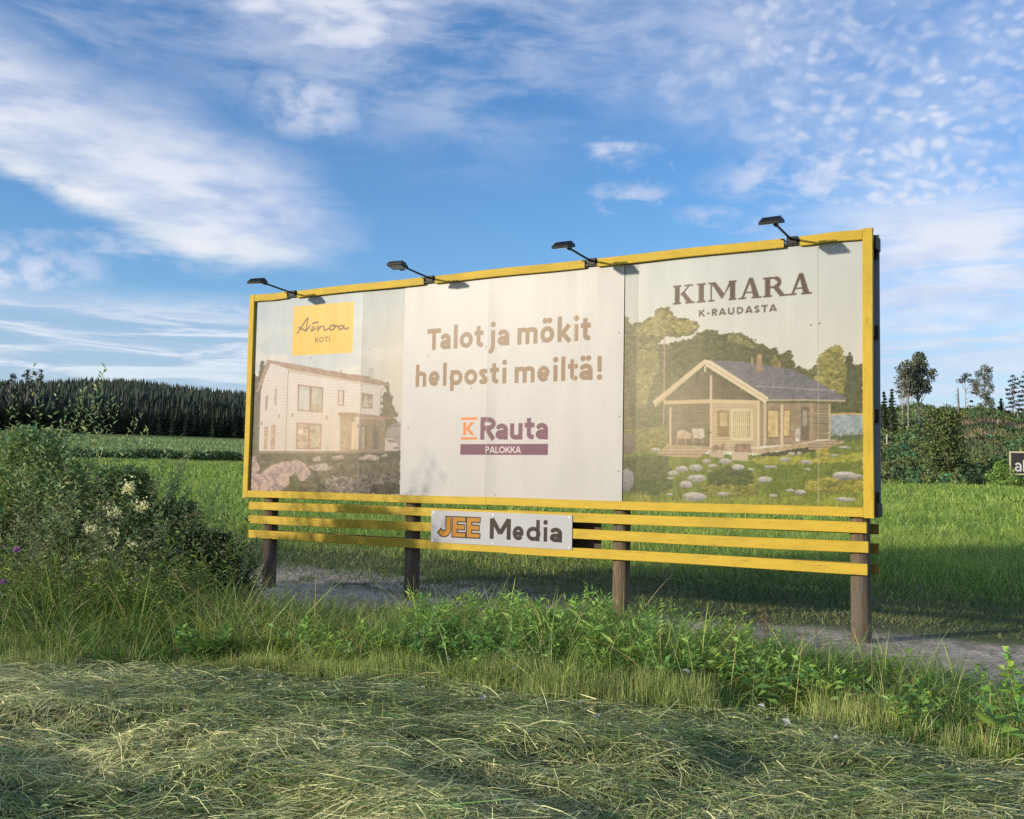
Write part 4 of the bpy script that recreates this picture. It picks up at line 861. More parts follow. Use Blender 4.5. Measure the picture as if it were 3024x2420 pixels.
for x in (3.50, 4.42, 5.50):
    for z in (.826, 1.188): part(Geo().tube([(x, -.0165, z), (x, -.020, z)], .009, 8), 'screw', M['screw'], parent=o)
g = Geo().box(5.40, .246, .80, 5.80, .256, 1.12); part(g, 'rear_plate', M['brown'], 'back of the plate on the far side')
# floodlights
for k, (s, tilt, yaw_) in enumerate(((.850, .42, .20), (3.325, .10, .12), (5.738, .46, .0), (8.186, .46, -.05))):
    g = Geo().box(s - .085, .010, 4.236, s + .085, .14, 4.262).box(s - .060, -.004, 4.250, s + .055, .085, 4.330).box(s - .03, .09, 4.262, s + .13, .22, 4.318).tube([(s - .055, -.01, 4.268), (s - .085, -.02, 4.30), (s - .12, -.01, 4.31)], .007, 6)
    fl = part(g, 'floodlight', M['black'])
    L = .50; z1 = 4.335 + .02
    g = Geo().tube([(s - .01, .02, 4.300), (s - .015, -L * .5, 4.322), (s - .02, -L, 4.345)], .013, 8).tube([(s - .02, -L, 4.345), (s - .02, -L - .05, 4.350)], .024, 8); part(g, 'arm', M['black'], parent=fl, smooth=True)
    ctr = Vector((s - .02, -L - .17, 4.340)); rot = Matrix.Translation(ctr) @ Matrix.Rotation(yaw_, 4, 'Z') @ Matrix.Rotation(tilt - .25, 4, 'X')
    g = Geo(); a, b, h = .125, .105, .022
    a, b = .108, .092
    V = [(-a, -b, -h), (a, -b, -h), (a, b, -h), (-a, b, -h), (-a, -b, h * .2), (a, -b, h * .2), (a, b, h * .2), (-a, b, h * .2), (-a * .8, -b * .72, h * 1.5), (a * .8, -b * .72, h * 1.5), (a * .8, b * .8, h * 1.9), (-a * .8, b * .8, h * 1.9)]
    F = [(0, 3, 2, 1), (0, 1, 5, 4), (1, 2, 6, 5), (2, 3, 7, 6), (3, 0, 4, 7), (4, 5, 9, 8), (5, 6, 10, 9), (6, 7, 11, 10), (7, 4, 8, 11), (8, 9, 10, 11)]
    g.add([tuple(rot @ Vector(v)) for v in V], F)
    for q in np.linspace(-.08, .08, 6):
        V = [(q - .003, -b * .6, h), (q + .003, -b * .6, h), (q + .003, b * .7, h), (q - .003, b * .7, h), (q - .003, -b * .6, h * 2.1), (q + .003, -b * .6, h * 2.1), (q + .003, b * .7, h * 2.6), (q - .003, b * .7, h * 2.6)]
        g.add([tuple(rot @ Vector(v)) for v in V], [(0, 1, 5, 4), (1, 2, 6, 5), (2, 3, 7, 6), (3, 0, 4, 7), (4, 5, 6, 7)])
    g.add([tuple(rot @ Vector(v)) for v in [(-.03, b, -.02), (.03, b, -.02), (.03, b + .045, -.02), (-.03, b + .045, -.02), (-.03, b, .03), (.03, b, .03), (.03, b + .045, .02), (-.03, b + .045, .02)]], [(0, 3, 2, 1), (4, 5, 6, 7), (0, 1, 5, 4), (1, 2, 6, 5), (2, 3, 7, 6), (3, 0, 4, 7)])
    part(g, 'lamp_head', M['black'], parent=fl)
    g = Geo(); g.add([tuple(rot @ Vector(v)) for v in [(-a * .82, -b * .8, -h - .003), (a * .82, -b * .8, -h - .003), (a * .82, b * .8, -h - .003), (-a * .82, b * .8, -h - .003)]], [(3, 2, 1, 0)]); part(g, 'lamp_glass', M['glass'], parent=fl)
# ------------------------------------------------------------------ vegetation builders (all real faces)
def unit(v): return v / (np.linalg.norm(v, axis=-1, keepdims=True) + 1e-9)
def strips(g, P, Wd, col, taper=.15):
    """ribbons: P (N,k,3) centre lines, Wd (N,3) half-width vectors, col (N,3)"""
    N, k = P.shape[:2]; t = np.linspace(0, 1, k); wf = (1 - (1 - taper) * t ** 1.6)[None, :, None]
    A = P - Wd[:, None] * wf; B = P + Wd[:, None] * wf; V = np.stack([A, B], 2).reshape(-1, 3)
    b = np.arange(N)[:, None] * (2 * k) + 2 * np.arange(k - 1)[None]; F = np.stack([b, b + 1, b + 3, b + 2], -1).reshape(-1, 4)
    g.add(V, F, np.repeat(np.asarray(col), 2 * k, axis=0))
def blades(g, base, h, w, col, lean=.3, droop=.35, k=4, az=None):
    N = len(base); az = rng.uniform(0, 2 * np.pi, N) if az is None else az
    d = np.stack([np.cos(az), np.sin(az), np.zeros(N)], 1); t = np.linspace(0, 1, k)
    le = (lean * rng.uniform(.1, 1.3, N))[:, None]; dr = (droop * rng.uniform(0, 1.4, N))[:, None]; T = t[None]
    hor = h[:, None] * (le * T + dr * T ** 2.2); ver = h[:, None] * (T - .45 * dr * T ** 2.5 - .25 * le * T)
    P = base[:, None] + d[:, None] * hor[..., None] + np.array([0, 0, 1.])[None, None] * ver[..., None]
    fa = rng.uniform(0, np.pi, N); wv = np.stack([np.cos(fa), np.sin(fa), np.zeros(N)], 1) * (w[:, None] * .5)
    strips(g, P, wv, col)
def leaves(g, p, d, L, W_, col, droop=.25, fold=.25):
    """leaf blades: five-point shape folded at the midrib (two quads)"""
    N = len(p); d = unit(d); up = unit(np.array([0, 0, 1.]) + .5 * rng.normal(size=(N, 3))); s = unit(np.cross(d, up)); n = np.cross(s, d)
    L = L[:, None]; W_ = W_[:, None]
    tip = p + d * L - np.array([0, 0, 1.]) * droop * L; mid = p + d * L * .5 + n * 0
    a = p + d * L * .42 + s * W_ * .5 + n * fold * W_; b = p + d * L * .42 - s * W_ * .5 + n * fold * W_
    mid = mid - np.array([0, 0, 1.]) * droop * L * .22
    V = np.stack([p, a, tip, mid, b], 1).reshape(-1, 3); i = np.arange(N)[:, None] * 5
    F = np.concatenate([i + np.array([[0, 1, 2, 3]]), i + np.array([[0, 3, 2, 4]])])
    g.add(V, F, np.repeat(np.asarray(col), 5, axis=0))
def cards(g, p, size, col, flat=.0):
    N = len(p); a = unit(rng.normal(size=(N, 3))); b = unit(np.cross(a, rng.normal(size=(N, 3)))); a[:, 2] *= (1 - flat); b[:, 2] *= (1 - flat)
    s = (size * rng.uniform(.6, 1.3, N))[:, None] * .5; r = rng.uniform(.4, .9, (N, 1))
    V = np.stack([p - a * s, p + b * s * r, p + a * s, p - b * s * r], 1).reshape(-1, 3)
    g.add(V, np.arange(N * 4).reshape(-1, 4), np.repeat(np.asarray(col), 4, axis=0))
def shade(c, N, var=.18, warm=.10):
    c = np.asarray(c, float)[None] * np.ones((N, 1)); k = rng.normal(1, var, (N, 1)).clip(.45, 1.6); w = rng.normal(0, warm, N)
    c = c * k; c[:, 0] *= 1 + w * 1.6; c[:, 2] *= 1 - w; return c.clip(.004, .9)
def mixc(c1, c2, t): t = np.asarray(t)[:, None]; return np.asarray(c1)[None] * (1 - t) + np.asarray(c2)[None] * t
def on_land(x, y, dz=0): return np.stack([x, y, land(x, y) + dz], 1)
def stuff(g, name, mat, label, cat): return tag(g.build(name, mat), label, cat, kind='stuff')

# --- mown hay lying in swathes
def build_hay():
    g = Geo(); N = 230000
    r = 3.6 + 6.4 * rng.random(N) ** 1.25; a = np.radians(rng.uniform(-37, 37, N)); x = r * np.sin(a); y = r * np.cos(a)
    eo = hay_edge(x) + 1.1 * (fbm(x * 1.3, y * 1.0, 3, 9) - .52); k = (y < eo) | ((rng.random(N) < .10) & (y < eo + .7)); x, y = x[k], y[k]; N = len(x)
    flow = .25 + 2.2 * (fbm(x * .55, y * .75, 3, 51) - .5) + 1.6 * (fbm(x * 1.7, y * 1.7, 2, 52) - .5)
    messy = fbm(x * 1.1, y * 1.1, 3, 58); rnd = rng.random(N) < .30 + .25 * sstep(messy, .4, .65)
    th = np.where(rnd, rng.uniform(0, 2 * np.pi, N), flow) + rng.normal(0, .38 + .9 * sstep(messy, .40, .65), N) + np.pi * (rng.random(N) < .5)
    L = rng.gamma(2.2, .065, N).clip(.03, .6) * np.where(rnd, .7, 1.15); w = rng.uniform(.002, .0050, N) * (1 + .10 * (np.hypot(x, y) - 4))
    lay = rng.random(N) ** 1.5; z = land(x, y) + .004 + .075 * lay
    pit = rng.normal(.02, .17, N); ar = rng.uniform(0, .10, N); K = 4; t = np.linspace(0, 1, K)[None]
    d = np.stack([np.cos(th), np.sin(th), np.zeros(N)], 1); sd = np.stack([-d[:, 1], d[:, 0], np.zeros(N)], 1)
    cur = rng.normal(0, .28, N)
    px = x[:, None] + L[:, None] * (t - .5) * d[:, :1] + sd[:, :1] * (cur * L)[:, None] * (t - .5) ** 2 * 2; py = y[:, None] + L[:, None] * (t - .5) * d[:, 1:2] + sd[:, 1:2] * (cur * L)[:, None] * (t - .5) ** 2 * 2
    zl = land(px.ravel(), py.ravel()).reshape(px.shape)
    P = np.stack([px, py, .55 * zl + .45 * (z[:, None] - .0) + .0 + L[:, None] * (pit[:, None] * (t - .5) + ar[:, None] * 4 * t * (1 - t)) + .45 * (.004 + .07 * lay)[:, None]], -1)
    P[..., 2] = np.maximum(P[..., 2], zl + .004)
    ro = rng.uniform(-.9, .9, N); wv = (sd * np.cos(ro)[:, None] + np.array([0, 0, 1.]) * np.sin(ro)[:, None]) * (w[:, None] * .5)
    tone = fbm(x * .9, y * .9, 3, 61) + rng.normal(0, .22, N)
    col = mixc((.19, .26, .085), (.76, .74, .36), sstep(tone, .27, .72)) * rng.normal(.92, .34, (N, 1)).clip(.2, 1.7)
    gr = rng.random(N) < .16; col[gr] = shade((.20, .34, .09), gr.sum())
    bl = (rng.random(N) < .18) & (tone < .5); col[bl] = shade((.14, .20, .13), bl.sum())
    strips(g, P, wv, col, .4)
    # broken leaf bits
    n = 16000; i = rng.integers(0, N, n); p = P[i, 1] + rng.normal(0, .02, (n, 3)); p[:, 2] = land(p[:, 0], p[:, 1]) + rng.uniform(.01, .08, n)
    leaves(g, p, rng.normal(size=(n, 3)) * [1, 1, .3], rng.uniform(.02, .06, n), rng.uniform(.006, .018, n), shade((.26, .30, .14), n, .35))
    stuff(g, 'mown_hay', M['hay'], 'pale mown grass lying in tangled swathes across the foreground', 'hay')
build_hay()

# --- stubble: upright cut stems along the edge of the swathe and here and there inside it
def build_stubble():
    g = Geo(); N = 44000; x = rng.uniform(-7, 5.6, N); e = hay_edge(x); wd = .10 + .75 * sstep(fbm(x * .8, x * 0, 3, 70), .35, .7); y = e + rng.uniform(-.25, 1, N) * wd
    k = rng.random(N) < sstep(fbm(x * 1.6, y * 3.0, 3, 71), .40, .58); x, y = x[k], y[k]
    n2 = 5200; r = 4.2 + 4.5 * rng.random(n2); a = np.radians(rng.uniform(-34, 34, n2)); x2 = r * np.sin(a); y2 = r * np.cos(a); k = (fbm(x2 * .9, y2 * .9, 3, 73) > .58) & (y2 < hay_edge(x2)); x = np.concatenate([x, x2[k]]); y = np.concatenate([y, y2[k]])
    N = len(x); h = rng.uniform(.05, .17, N) * (1 + .5 * (y > hay_edge(x) + .1)); t = rng.random(N)
    col = mixc((.17, .30, .06), (.50, .50, .20), (t * .6 + .5 * fbm(x, y, 3, 75)).clip(0, 1)) * rng.normal(1, .22, (N, 1)).clip(.4, 1.5)
    h *= .5 + fbm(x * 2, y * 2, 2, 76)
    blades(g, on_land(x, y), h, rng.uniform(.003, .006, N), col, .22, .05, 3)
    stuff(g, 'stubble', M['grass'], 'upright yellowish cut stems along the edge of the mown strip', 'stubble')
build_stubble()

# --- uncut verge between mown strip and bare track
def build_verge():
    g = Geo(); N = 85000
    x = rng.uniform(-9, 6.5, N); e = hay_edge(x); bk = strip_back(x); u = rng.random(N); y = e + .02 + (bk - e) * u * 1.02 + .25 * (fbm(x * 1.2, x * 0 + 3, 3, 82) - .5)
    dens = fbm(x * 1.4, y * 1.4, 3, 81); k = rng.random(N) < np.where(u > .75, sstep(dens, .42, .60), .55 + .45 * sstep(dens, .3, .6)); x, y, u, dens = x[k], y[k], u[k], dens[k]; N = len(x)
    hh = .15 + .30 * sstep(u, 0, .35) + .16 * sstep(fbm(x * .8, y * .8, 3, 83), .45, .7); hh *= np.where(x > 1.7, np.where(u < .5, .55, .8), 1.0); hh *= 1 - .35 * sstep(u, .8, 1.0)
    hh *= 1 - .42 * sstep(x, -3.4, -2.7) * sstep(-x, .5, 1.3) * sstep(u, .3, .7) - .25 * sstep(x, 2.0, 2.8)
    hh = hh * (1 + .25 * sstep(-x, 2.9, 3.8))
    h = hh * rng.uniform(.45, 1.2, N); t = (fbm(x * 1.2, y * 1.2, 3, 87) + rng.normal(0, .14, N)).clip(0, 1)
    col = mixc((.10, .22, .04), (.40, .50, .12), sstep(t, .3, .75)) * rng.normal(1, .18, (N, 1)).clip(.5, 1.5)
    dry = rng.random(N) < .12; col[dry] = shade((.48, .42, .22), dry.sum())
    h *= .7 + .7 * sstep(fbm(x * 2.6, y * 2.6, 2, 84), .35, .7)
    blades(g, on_land(x, y), h, rng.uniform(.004, .013, N), col, .75, .75, 5)
    # tall thin flowering stalks
    n = 700; x = rng.uniform(-8, 5.2, n); y = hay_edge(x) + rng.uniform(.3, 2.0, n); k = (fbm(x * 1.5, y, 2, 88) > .5) | (rng.random(n) < .3); x, y = x[k], y[k]; n = len(x)
    blades(g, on_land(x, y), rng.uniform(.35, .75, n) , rng.uniform(.004, .006, n), shade((.42, .43, .18), n), .22, .2, 5)
    stuff(g, 'verge_grass', M['grass'], 'uncut green grass along the verge in front of the billboard', 'grass')
build_verge()

# --- short growth on and behind the track, then the crop in the field
def build_field():
    g = Geo(); N = 60000; s = rng.uniform(-7, 16, N); n = -rng.gamma(2.2, 1.9, N) + .9; x = BL0[0] + BD[0] * s + BN[0] * n; y = BL0[1] + BD[1] * s + BN[1] * n
    q = fbm(x * .9, y * .9, 4, 91); keep = rng.random(N) < np.clip(sstep(-n, .4, 3.5) + .5 * sstep(q, .52, .66), .02, 1) * (n > -10); x, y, n, q = x[keep], y[keep], n[keep], q[keep]; N = len(x)
    h = (.04 + .10 * sstep(-n, 1, 6)) * rng.uniform(.5, 1.8, N); col = mixc((.075, .13, .036), (.20, .22, .09), sstep(q + rng.normal(0, .12, N), .35, .7)) * rng.normal(1, .2, (N, 1)).clip(.4, 1.6)
    blades(g, on_land(x, y), h, rng.uniform(.008, .018, N), col, .7, .5, 3)
    stuff(g, 'low_growth', M['grass'], 'short trampled grass and weeds behind the wooden posts', 'grass')
    g = Geo()
    def zone(N, r0, r1, h0, w0, k, a0=-31, a1=31, p=1.0):
        a = np.radians(rng.uniform(a0, a1, N)); r = (r0 ** 2 + (r1 ** 2 - r0 ** 2) * rng.random(N) ** p) ** .5; x = r * np.sin(a); y = r * np.cos(a)
        s, n = board_sn(x, y); keep = (n < -4.6 - 1.6 * (fbm(x * .5, y * .5, 3, 95) - .5)) ; x, y, r, n = x[keep], y[keep], r[keep], n[keep]; N = len(x)
        edge = sstep(-n, 4.5, 8.5); q = fbm(x * .22, y * .22, 3, 97); q2 = fbm(x * 1.2, y * 1.2, 2, 99)
        h = h0 * (.35 + .65 * edge) * rng.uniform(.6, 1.25, N) * (.75 + .5 * q); t = (q2 * .6 + q * .4 + rng.normal(0, .10, N))
        col = mixc((.14, .26, .045), (.36, .47, .10), sstep(t, .34, .68)) * rng.normal(1, .16, (N, 1)).clip(.5, 1.5)
        dry = (rng.random(N) < .02 + .22 * sstep(1 - edge, .3, 1)); col[dry] = shade((.34, .31, .15), dry.sum())
        blades(g, on_land(x, y), h, w0 * rng.uniform(.6, 1.4, N), col, .35, .45, k)
    zone(100000, 14, 30, .40, .014, 4); zone(90000, 28, 60, .42, .035, 3); zone(60000, 58, 134, .45, .09, 3)
    stuff(g, 'field_crop', M['grass'], 'green crop growing across the wide field behind the billboard', 'crop')
    # rough ditch growth between the near and the far field on the left
    g = Geo(); N = 22000; a = np.radians(rng.uniform(-31, -4, N)); r = 140 + rng.normal(0, 1.8, N); x = r * np.sin(a); y = r * np.cos(a)
    top = .9 + .5 * sstep(fbm(np.degrees(a) * 1.3, r * 0, 4, 5), .3, .7); z = rng.random(N) * top
    cards(g, on_land(x, y) + np.stack([0 * z, 0 * z, z], 1), .30, shade((.050, .088, .030), N, .2), -.6); stuff(g, 'ditch_growth', M['leaf'], 'dark reeds and weeds lining the ditch across the left field', 'weeds')
    g = Geo(); N = 14000; a = np.radians(rng.uniform(-31, -2, N)); r = 146 + 300 * rng.random(N) ** .8; x = r * np.sin(a); y = r * np.cos(a); t = fbm(x * .03, y * .12, 3, 5) + rng.normal(0, .1, N)
    blades(g, on_land(x, y), rng.uniform(.3, .6, N), rng.uniform(.25, .5, N), mixc((.17, .27, .085), (.30, .36, .16), sstep(t, .35, .7)), .3, .2, 2); stuff(g, 'far_field_grass', M['grass'], 'paler grass of the far field in front of the forest', 'grass')
build_field()

# ------------------------------------------------------------------ plants
def stem_leaf_plant(nst, H, R0, Ls, Wl, n_leaf, lc, sc, spread=.25, start=.12, opp=False, arch=.15, leaf_up=.4, stem_w=.005, jag=0):
    """returns (stem Geo, leaf Geo, tips) for a clump of leafy shoots around the origin"""
    gs, gl, tips = Geo(), Geo(), []
    for i in range(nst):
        az = rng.uniform(0, 2 * np.pi); r = R0 * math.sqrt(rng.random()); b = np.array([r * math.cos(az), r * math.sin(az), 0.]); h = H * rng.uniform(.6, 1.05) * (1 - .35 * (r / (R0 + 1e-6)) ** 2)
        oa = az + rng.normal(0, .6); d = np.array([math.cos(oa), math.sin(oa), 0.]); t = np.linspace(0, 1, 7)[:, None]
        P = b + d * (spread * h * t + arch * h * t ** 3) + np.array([0, 0, 1.]) * (h * (t - .18 * t ** 3 * (arch > .1)))
        ww = np.array([[-d[1], d[0], 0.]]) * stem_w * .5; strips(gs, P[None], ww, np.array([sc])); strips(gs, P[None], np.array([d * stem_w * .5]), np.array([sc]))
        m = n_leaf; tt = start + (1 - start) * (np.arange(m) + rng.random(m) * .5) / m; pi = np.stack([np.interp(tt, t[:, 0], P[:, k]) for k in range(3)], 1)
        la = (np.arange(m) * (np.pi if opp else 2.4)) + (np.arange(m) // 2 * np.pi / 2 if opp else 0) + rng.normal(0, .35, m) + rng.uniform(0, 6)
        ld = np.stack([np.cos(la), np.sin(la), np.full(m, leaf_up) + rng.normal(0, .2, m)], 1) + np.array([0, 0, .9]) * sstep(tt, .8, 1.0)[:, None]
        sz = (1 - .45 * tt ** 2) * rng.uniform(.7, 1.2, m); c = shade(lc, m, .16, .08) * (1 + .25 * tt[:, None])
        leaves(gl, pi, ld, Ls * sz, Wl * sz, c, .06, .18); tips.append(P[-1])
    return gs, gl, tips
def plant(name, label, cat, group, loc, parts):
    t = empty(name, loc, 0, label, cat, group)
    for g, nm, mt in parts: g.build(nm, mt, t)
    return t
def ground_at(x, y): return float(land(np.array([x]), np.array([y]))[0])
STEM = (.09, .10, .04); WIL = (.24, .33, .135)
# willow shrubs at the left
def willow(x, y, nst, H, R0, label, nl=46, lc=WIL, Ls=.125):
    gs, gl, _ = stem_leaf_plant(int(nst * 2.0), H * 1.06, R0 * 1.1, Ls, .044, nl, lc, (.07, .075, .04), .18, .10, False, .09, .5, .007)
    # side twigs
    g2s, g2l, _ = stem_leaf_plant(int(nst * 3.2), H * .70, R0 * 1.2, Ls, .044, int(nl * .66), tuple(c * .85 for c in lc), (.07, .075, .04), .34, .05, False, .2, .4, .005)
    gs.V += g2s.V; 
    for k in (3, 4): gs.F[k] += [f + gs.n for f in g2s.F[k]]
    gs.K += g2s.K; gs.n += g2s.n; n0 = gl.n; gl.V += g2l.V
    for k in (3, 4): gl.F[k] += [f + n0 for f in g2l.F[k]]
    gl.K += g2l.K; gl.n += g2l.n
    n = int(nst * 150); q = rng.random(n); th = rng.uniform(0, 2 * np.pi, n); rr = (R0 * 1.02) * np.sqrt(rng.random(n)) * (1 - .55 * q ** 2.2) * (.75 + .5 * vn(th * 1.3 + x, q * 3 + y, 5))
    ok = fbm(th * 2.2 + x * 3, q * 5 + rr * 3, 3, 6) > .48; q, th, rr = q[ok], th[ok], rr[ok]; n = len(q)
    p = np.stack([rr * np.cos(th), rr * np.sin(th), .04 + H * .76 * q * (1 - .30 * (rr / (R0 * 1.6)) ** 2)], 1)
    leaves(gl, p, np.stack([np.cos(th), np.sin(th), rng.uniform(-.2, 1.1, n)], 1) + rng.normal(0, .5, (n, 3)), Ls * rng.uniform(.6, 1.15, n), .046 * rng.uniform(.6, 1.3, n), shade(lc, n, .22, .1), .2, .18)
    return plant('willow_shrub', label, 'shrub', 'willow shrubs left of the billboard', (x, y, ground_at(x, y)), [(gs, 'stem', M['bark']), (gl, 'foliage', M['leaf'])])
willow(-5.7, 12.2, 56, 2.72, .85, 'tallest dense willow shrub rising at the left edge of the verge')
willow(-4.65, 12.3, 34, 2.12, .50, 'willow shrub with three slender tops right of the tallest shrub')
willow(-4.05, 12.5, 20, 1.62, .40, 'loose willow shrub whose shoots lean right towards the billboard frame')
willow(-7.0, 12.8, 36, 2.1, .8, 'willow shrub cut by the left border of the view')
willow(-3.5, 12.2, 14, 1.15, .38, 'low dark willow shrub beside the left wooden post', 34, (.065, .115, .042))
# herbs in front of them
def herb(label, H, nst, R0, Ls, Wl, nl, lc, name='tall_herb', cat='herb', head=None, **k):
    gs, gl, tips = stem_leaf_plant(nst, H, R0, Ls, Wl, nl, lc, STEM, **k); parts = [(gs, 'stem', M['bark']), (gl, 'foliage', M['leaf'])]
    if head:
        for tp in tips:
            hg = Geo(); n = head['n']; p = tp + rng.normal(0, 1, (n, 3)) * head['r'] * np.array([1, 1, head.get('v', 1)]); p[:, 2] += head.get('up', .02)
            cards(hg, p, head['s'], shade(head['c'], n, .15, .03))
            parts.append((hg, 'flower_head', M['flower']))
    return parts, name, cat
def scatter(defn, label, group, spots, labels=None):
    parts, name, cat = defn
    t = plant(name, label, cat, group, (0, 0, 0), parts)
    first = True
    if labels == 'rank':
        spots = sorted(spots, key=lambda p: math.atan2(p[0], p[1])); n = len(spots)
        W_ = ['leftmost', 'second', 'third', 'fourth', 'fifth', 'sixth', 'seventh', 'eighth', 'ninth', 'tenth', 'eleventh', 'twelfth', 'thirteenth']
        labels = [('%s %s from the left border' % (W_[i], label) if i else 'leftmost ' + label) if i < (n + 1) // 2 else ('rightmost ' + label if i == n - 1 else '%s %s counted from the billboard side' % (W_[n - 1 - i], label)) for i in range(n)]
        labels = [l.replace('leftmost  ', 'leftmost ') for l in labels]
    for i, (x, y) in enumerate(spots):
        z = ground_at(x, y); sc = random.uniform(.82, 1.15)
        if name == 'leafy_weed': sc *= (.62 if (-3.3 < x < -1.0 or x > 2.3) and y > hay_edge(x) + .8 else 1.05) * random.uniform(.75, 1.1)
        if first: t.location = (x, y, z); t.rotation_euler = (0, 0, random.uniform(0, 6)); t.scale = (sc,) * 3; o = t; first = False
        else: o = copy_thing(t, (x, y, z), random.uniform(0, 6), sc)
        if labels: o['label'] = labels[i]
def pts(n, x0, x1, fy, seed, dmin=.2):
    r = random.Random(seed); P = []
    k = 0
    while len(P) < n and k < 9000:
        k += 1; x = r.uniform(x0, x1); y = fy(x, r)
        if all((x - a) ** 2 + (y - b) ** 2 > dmin * dmin for a, b in P): P.append((x, y))
    return P
GRP = 'tall herbs in front of the willow shrubs'
scatter(herb('', 1.6, 6, .16, .105, .030, 34, (.16, .22, .085), spread=.12, opp=True, head=dict(n=26, r=.05, s=.03, v=2.2, c=(.22, .20, .13))), 'tall seed headed herb in the thicket', GRP, pts(16, -5.6, -3.3, lambda x, r: r.uniform(9.9, 11.0), 3, .26), 'rank')
scatter(herb('', 1.25, 8, .20, .12, .026, 40, (.21, .29, .065), spread=.14), 'narrow leaved yellow green herb in the thicket', GRP, pts(15, -5.4, -3.0, lambda x, r: r.uniform(9.8, 11.1), 5, .26), 'rank')
scatter(herb('', .75, 8, .2, .09, .04, 26, (.08, .14, .045), spread=.2, opp=True), 'low dark broad leaved herb below the thicket', GRP, pts(22, -5.2, -2.9, lambda x, r: r.uniform(9.5, 11.4), 8, .24), 'rank')
scatter(herb('', 1.80, 3, .04, .06, .02, 10, (.14, .20, .07), name='meadowsweet', cat='wildflower', spread=.03, arch=.02, head=dict(n=44, r=.032, s=.028, v=.9, c=(.74, .74, .42))), 'meadowsweet with cream flower heads before the willow shrubs', 'meadowsweet stems in the thicket', [(-4.12, 10.1), (-4.0, 10.2), (-3.87, 10.15), (-3.76, 10.25)],
        ['leftmost meadowsweet with cream flower heads before the willows', 'second meadowsweet from the left with dense cream flower heads', 'third meadowsweet from the left with cream flower heads', 'rightmost and slightly taller meadowsweet with cream flower heads'])
parts, nm, ct = herb('', 1.05, 2, .07, .10, .02, 12, (.18, .22, .14), name='thistle', cat='thistle', spread=.05, arch=.02, head=dict(n=60, r=.016, s=.022, v=.7, up=.0, c=(.24, .07, .30)))
t = plant('thistle', 'thistle with two purple flower heads at the left edge of the view', 'thistle', None, (-4.62, 9.62, ground_at(-4.62, 9.62)), parts)
# leafy weeds along the middle of the verge
def vy(lo, hi): return lambda x, r: float(hay_edge(x)) + r.uniform(lo, hi)
GV = 'leafy weeds in the verge before the billboard'
scatter(herb('', .52, 7, .13, .105, .042, 16, (.20, .34, .07), name='leafy_weed', cat='weed', spread=.2, opp=True, stem_w=.004), 'bright green leafy weed standing in the verge grass', GV, pts(105, -2.9, 2.9, vy(.45, 3.2), 13, .16))
scatter(herb('', .42, 6, .12, .13, .055, 13, (.13, .25, .06), name='leafy_weed', cat='weed', spread=.35, stem_w=.004), 'dark green broad leaved weed low in the verge grass', GV, pts(50, -3.2, 4.6, vy(.25, 2.3), 17, .18))
scatter(herb('', .62, 5, .12, .15, .028, 22, (.22, .36, .08), name='leafy_weed', cat='weed', spread=.16, arch=.08, stem_w=.004), 'upright weed with narrow light green leaves in the verge', GV, pts(40, -2.2, 2.6, vy(.8, 3.1), 19, .2))
# raspberry canes with big toothed leaflets
def raspberry(x, y, H, label, n=5, lc=(.19, .36, .06)):
    gs, gl, _ = stem_leaf_plant(n, H, .10, .10, .075, 6, lc, (.12, .12, .05), .18, .3, False, .1, .3, .006)
    return plant('raspberry_cane', label, 'plant', 'raspberry canes at the right of the verge', (x, y, ground_at(x, y)), [(gs, 'stem', M['bark']), (gl, 'foliage', M['leaf'])])
raspberry(3.36, 6.95, .62, 'large raspberry cane with broad bright leaves cut by the right border'); raspberry(3.62, 7.3, .5, 'raspberry cane behind the large one at the right border')
raspberry(3.05, 8.2, .42, 'raspberry cane with broad leaves in front of the rightmost post'); raspberry(3.75, 8.0, .40, 'low raspberry cane on the bare soil right of the rightmost post', 4)
raspberry(4.15, 8.5, .32, 'small raspberry cane farthest to the right beside the bare soil', 3, (.22, .38, .07))
# a dead reddish dock stalk
g = Geo(); 
for k in range(7):
    t = np.linspace(0, 1, 6)[:, None]; d = np.array([random.uniform(-.1, .1), random.uniform(-.1, .1), 0]); strips(g, (np.array([0, 0, .12 * k * .5]) + d * t + np.array([0, 0, 1.]) * t * (.55 - .05 * k))[None], np.array([[.003, 0, 0]]), np.array([(.17, .075, .05)]))
tag(g.build('dead_stalk', M['bark']), 'dry reddish brown branching stalk in the grass left of the rightmost post', 'stalk').location = (2.24, 8.9, ground_at(2.24, 8.9))
# withered silvery leaves on the cuttings
g = Geo(); leaves(g, np.zeros((1, 3)), np.array([[1., .1, .35]]), np.array([.085]), np.array([.042]), np.array([(.34, .38, .35)]), .1, .3); leaves(g, np.array([[.01, 0, 0.]]), np.array([[.2, 1., .25]]), np.array([.055]), np.array([.03]), np.array([(.38, .40, .37)]), .1, .3)
lf = tag(g.build('withered_leaf', M['flower']), 'pale withered leaf turned underside up on the cut grass', 'leaf', 'pale withered leaves on the cut grass')
sp_ = pts(34, -2.5, 3.4, lambda x, r: float(hay_edge(x)) + r.gauss(-.1, .8), 29, .15)
for i, (x, y) in enumerate(sp_):
    o = lf if i == 0 else copy_thing(lf, (0, 0, 0)); o.location = (x, y, ground_at(x, y) + (.10 if y < hay_edge(x) else .2)); o.rotation_euler = (random.uniform(-.4, .4), random.uniform(-.4, .4), random.uniform(0, 6)); o.scale = (random.uniform(.4, .95),) * 3

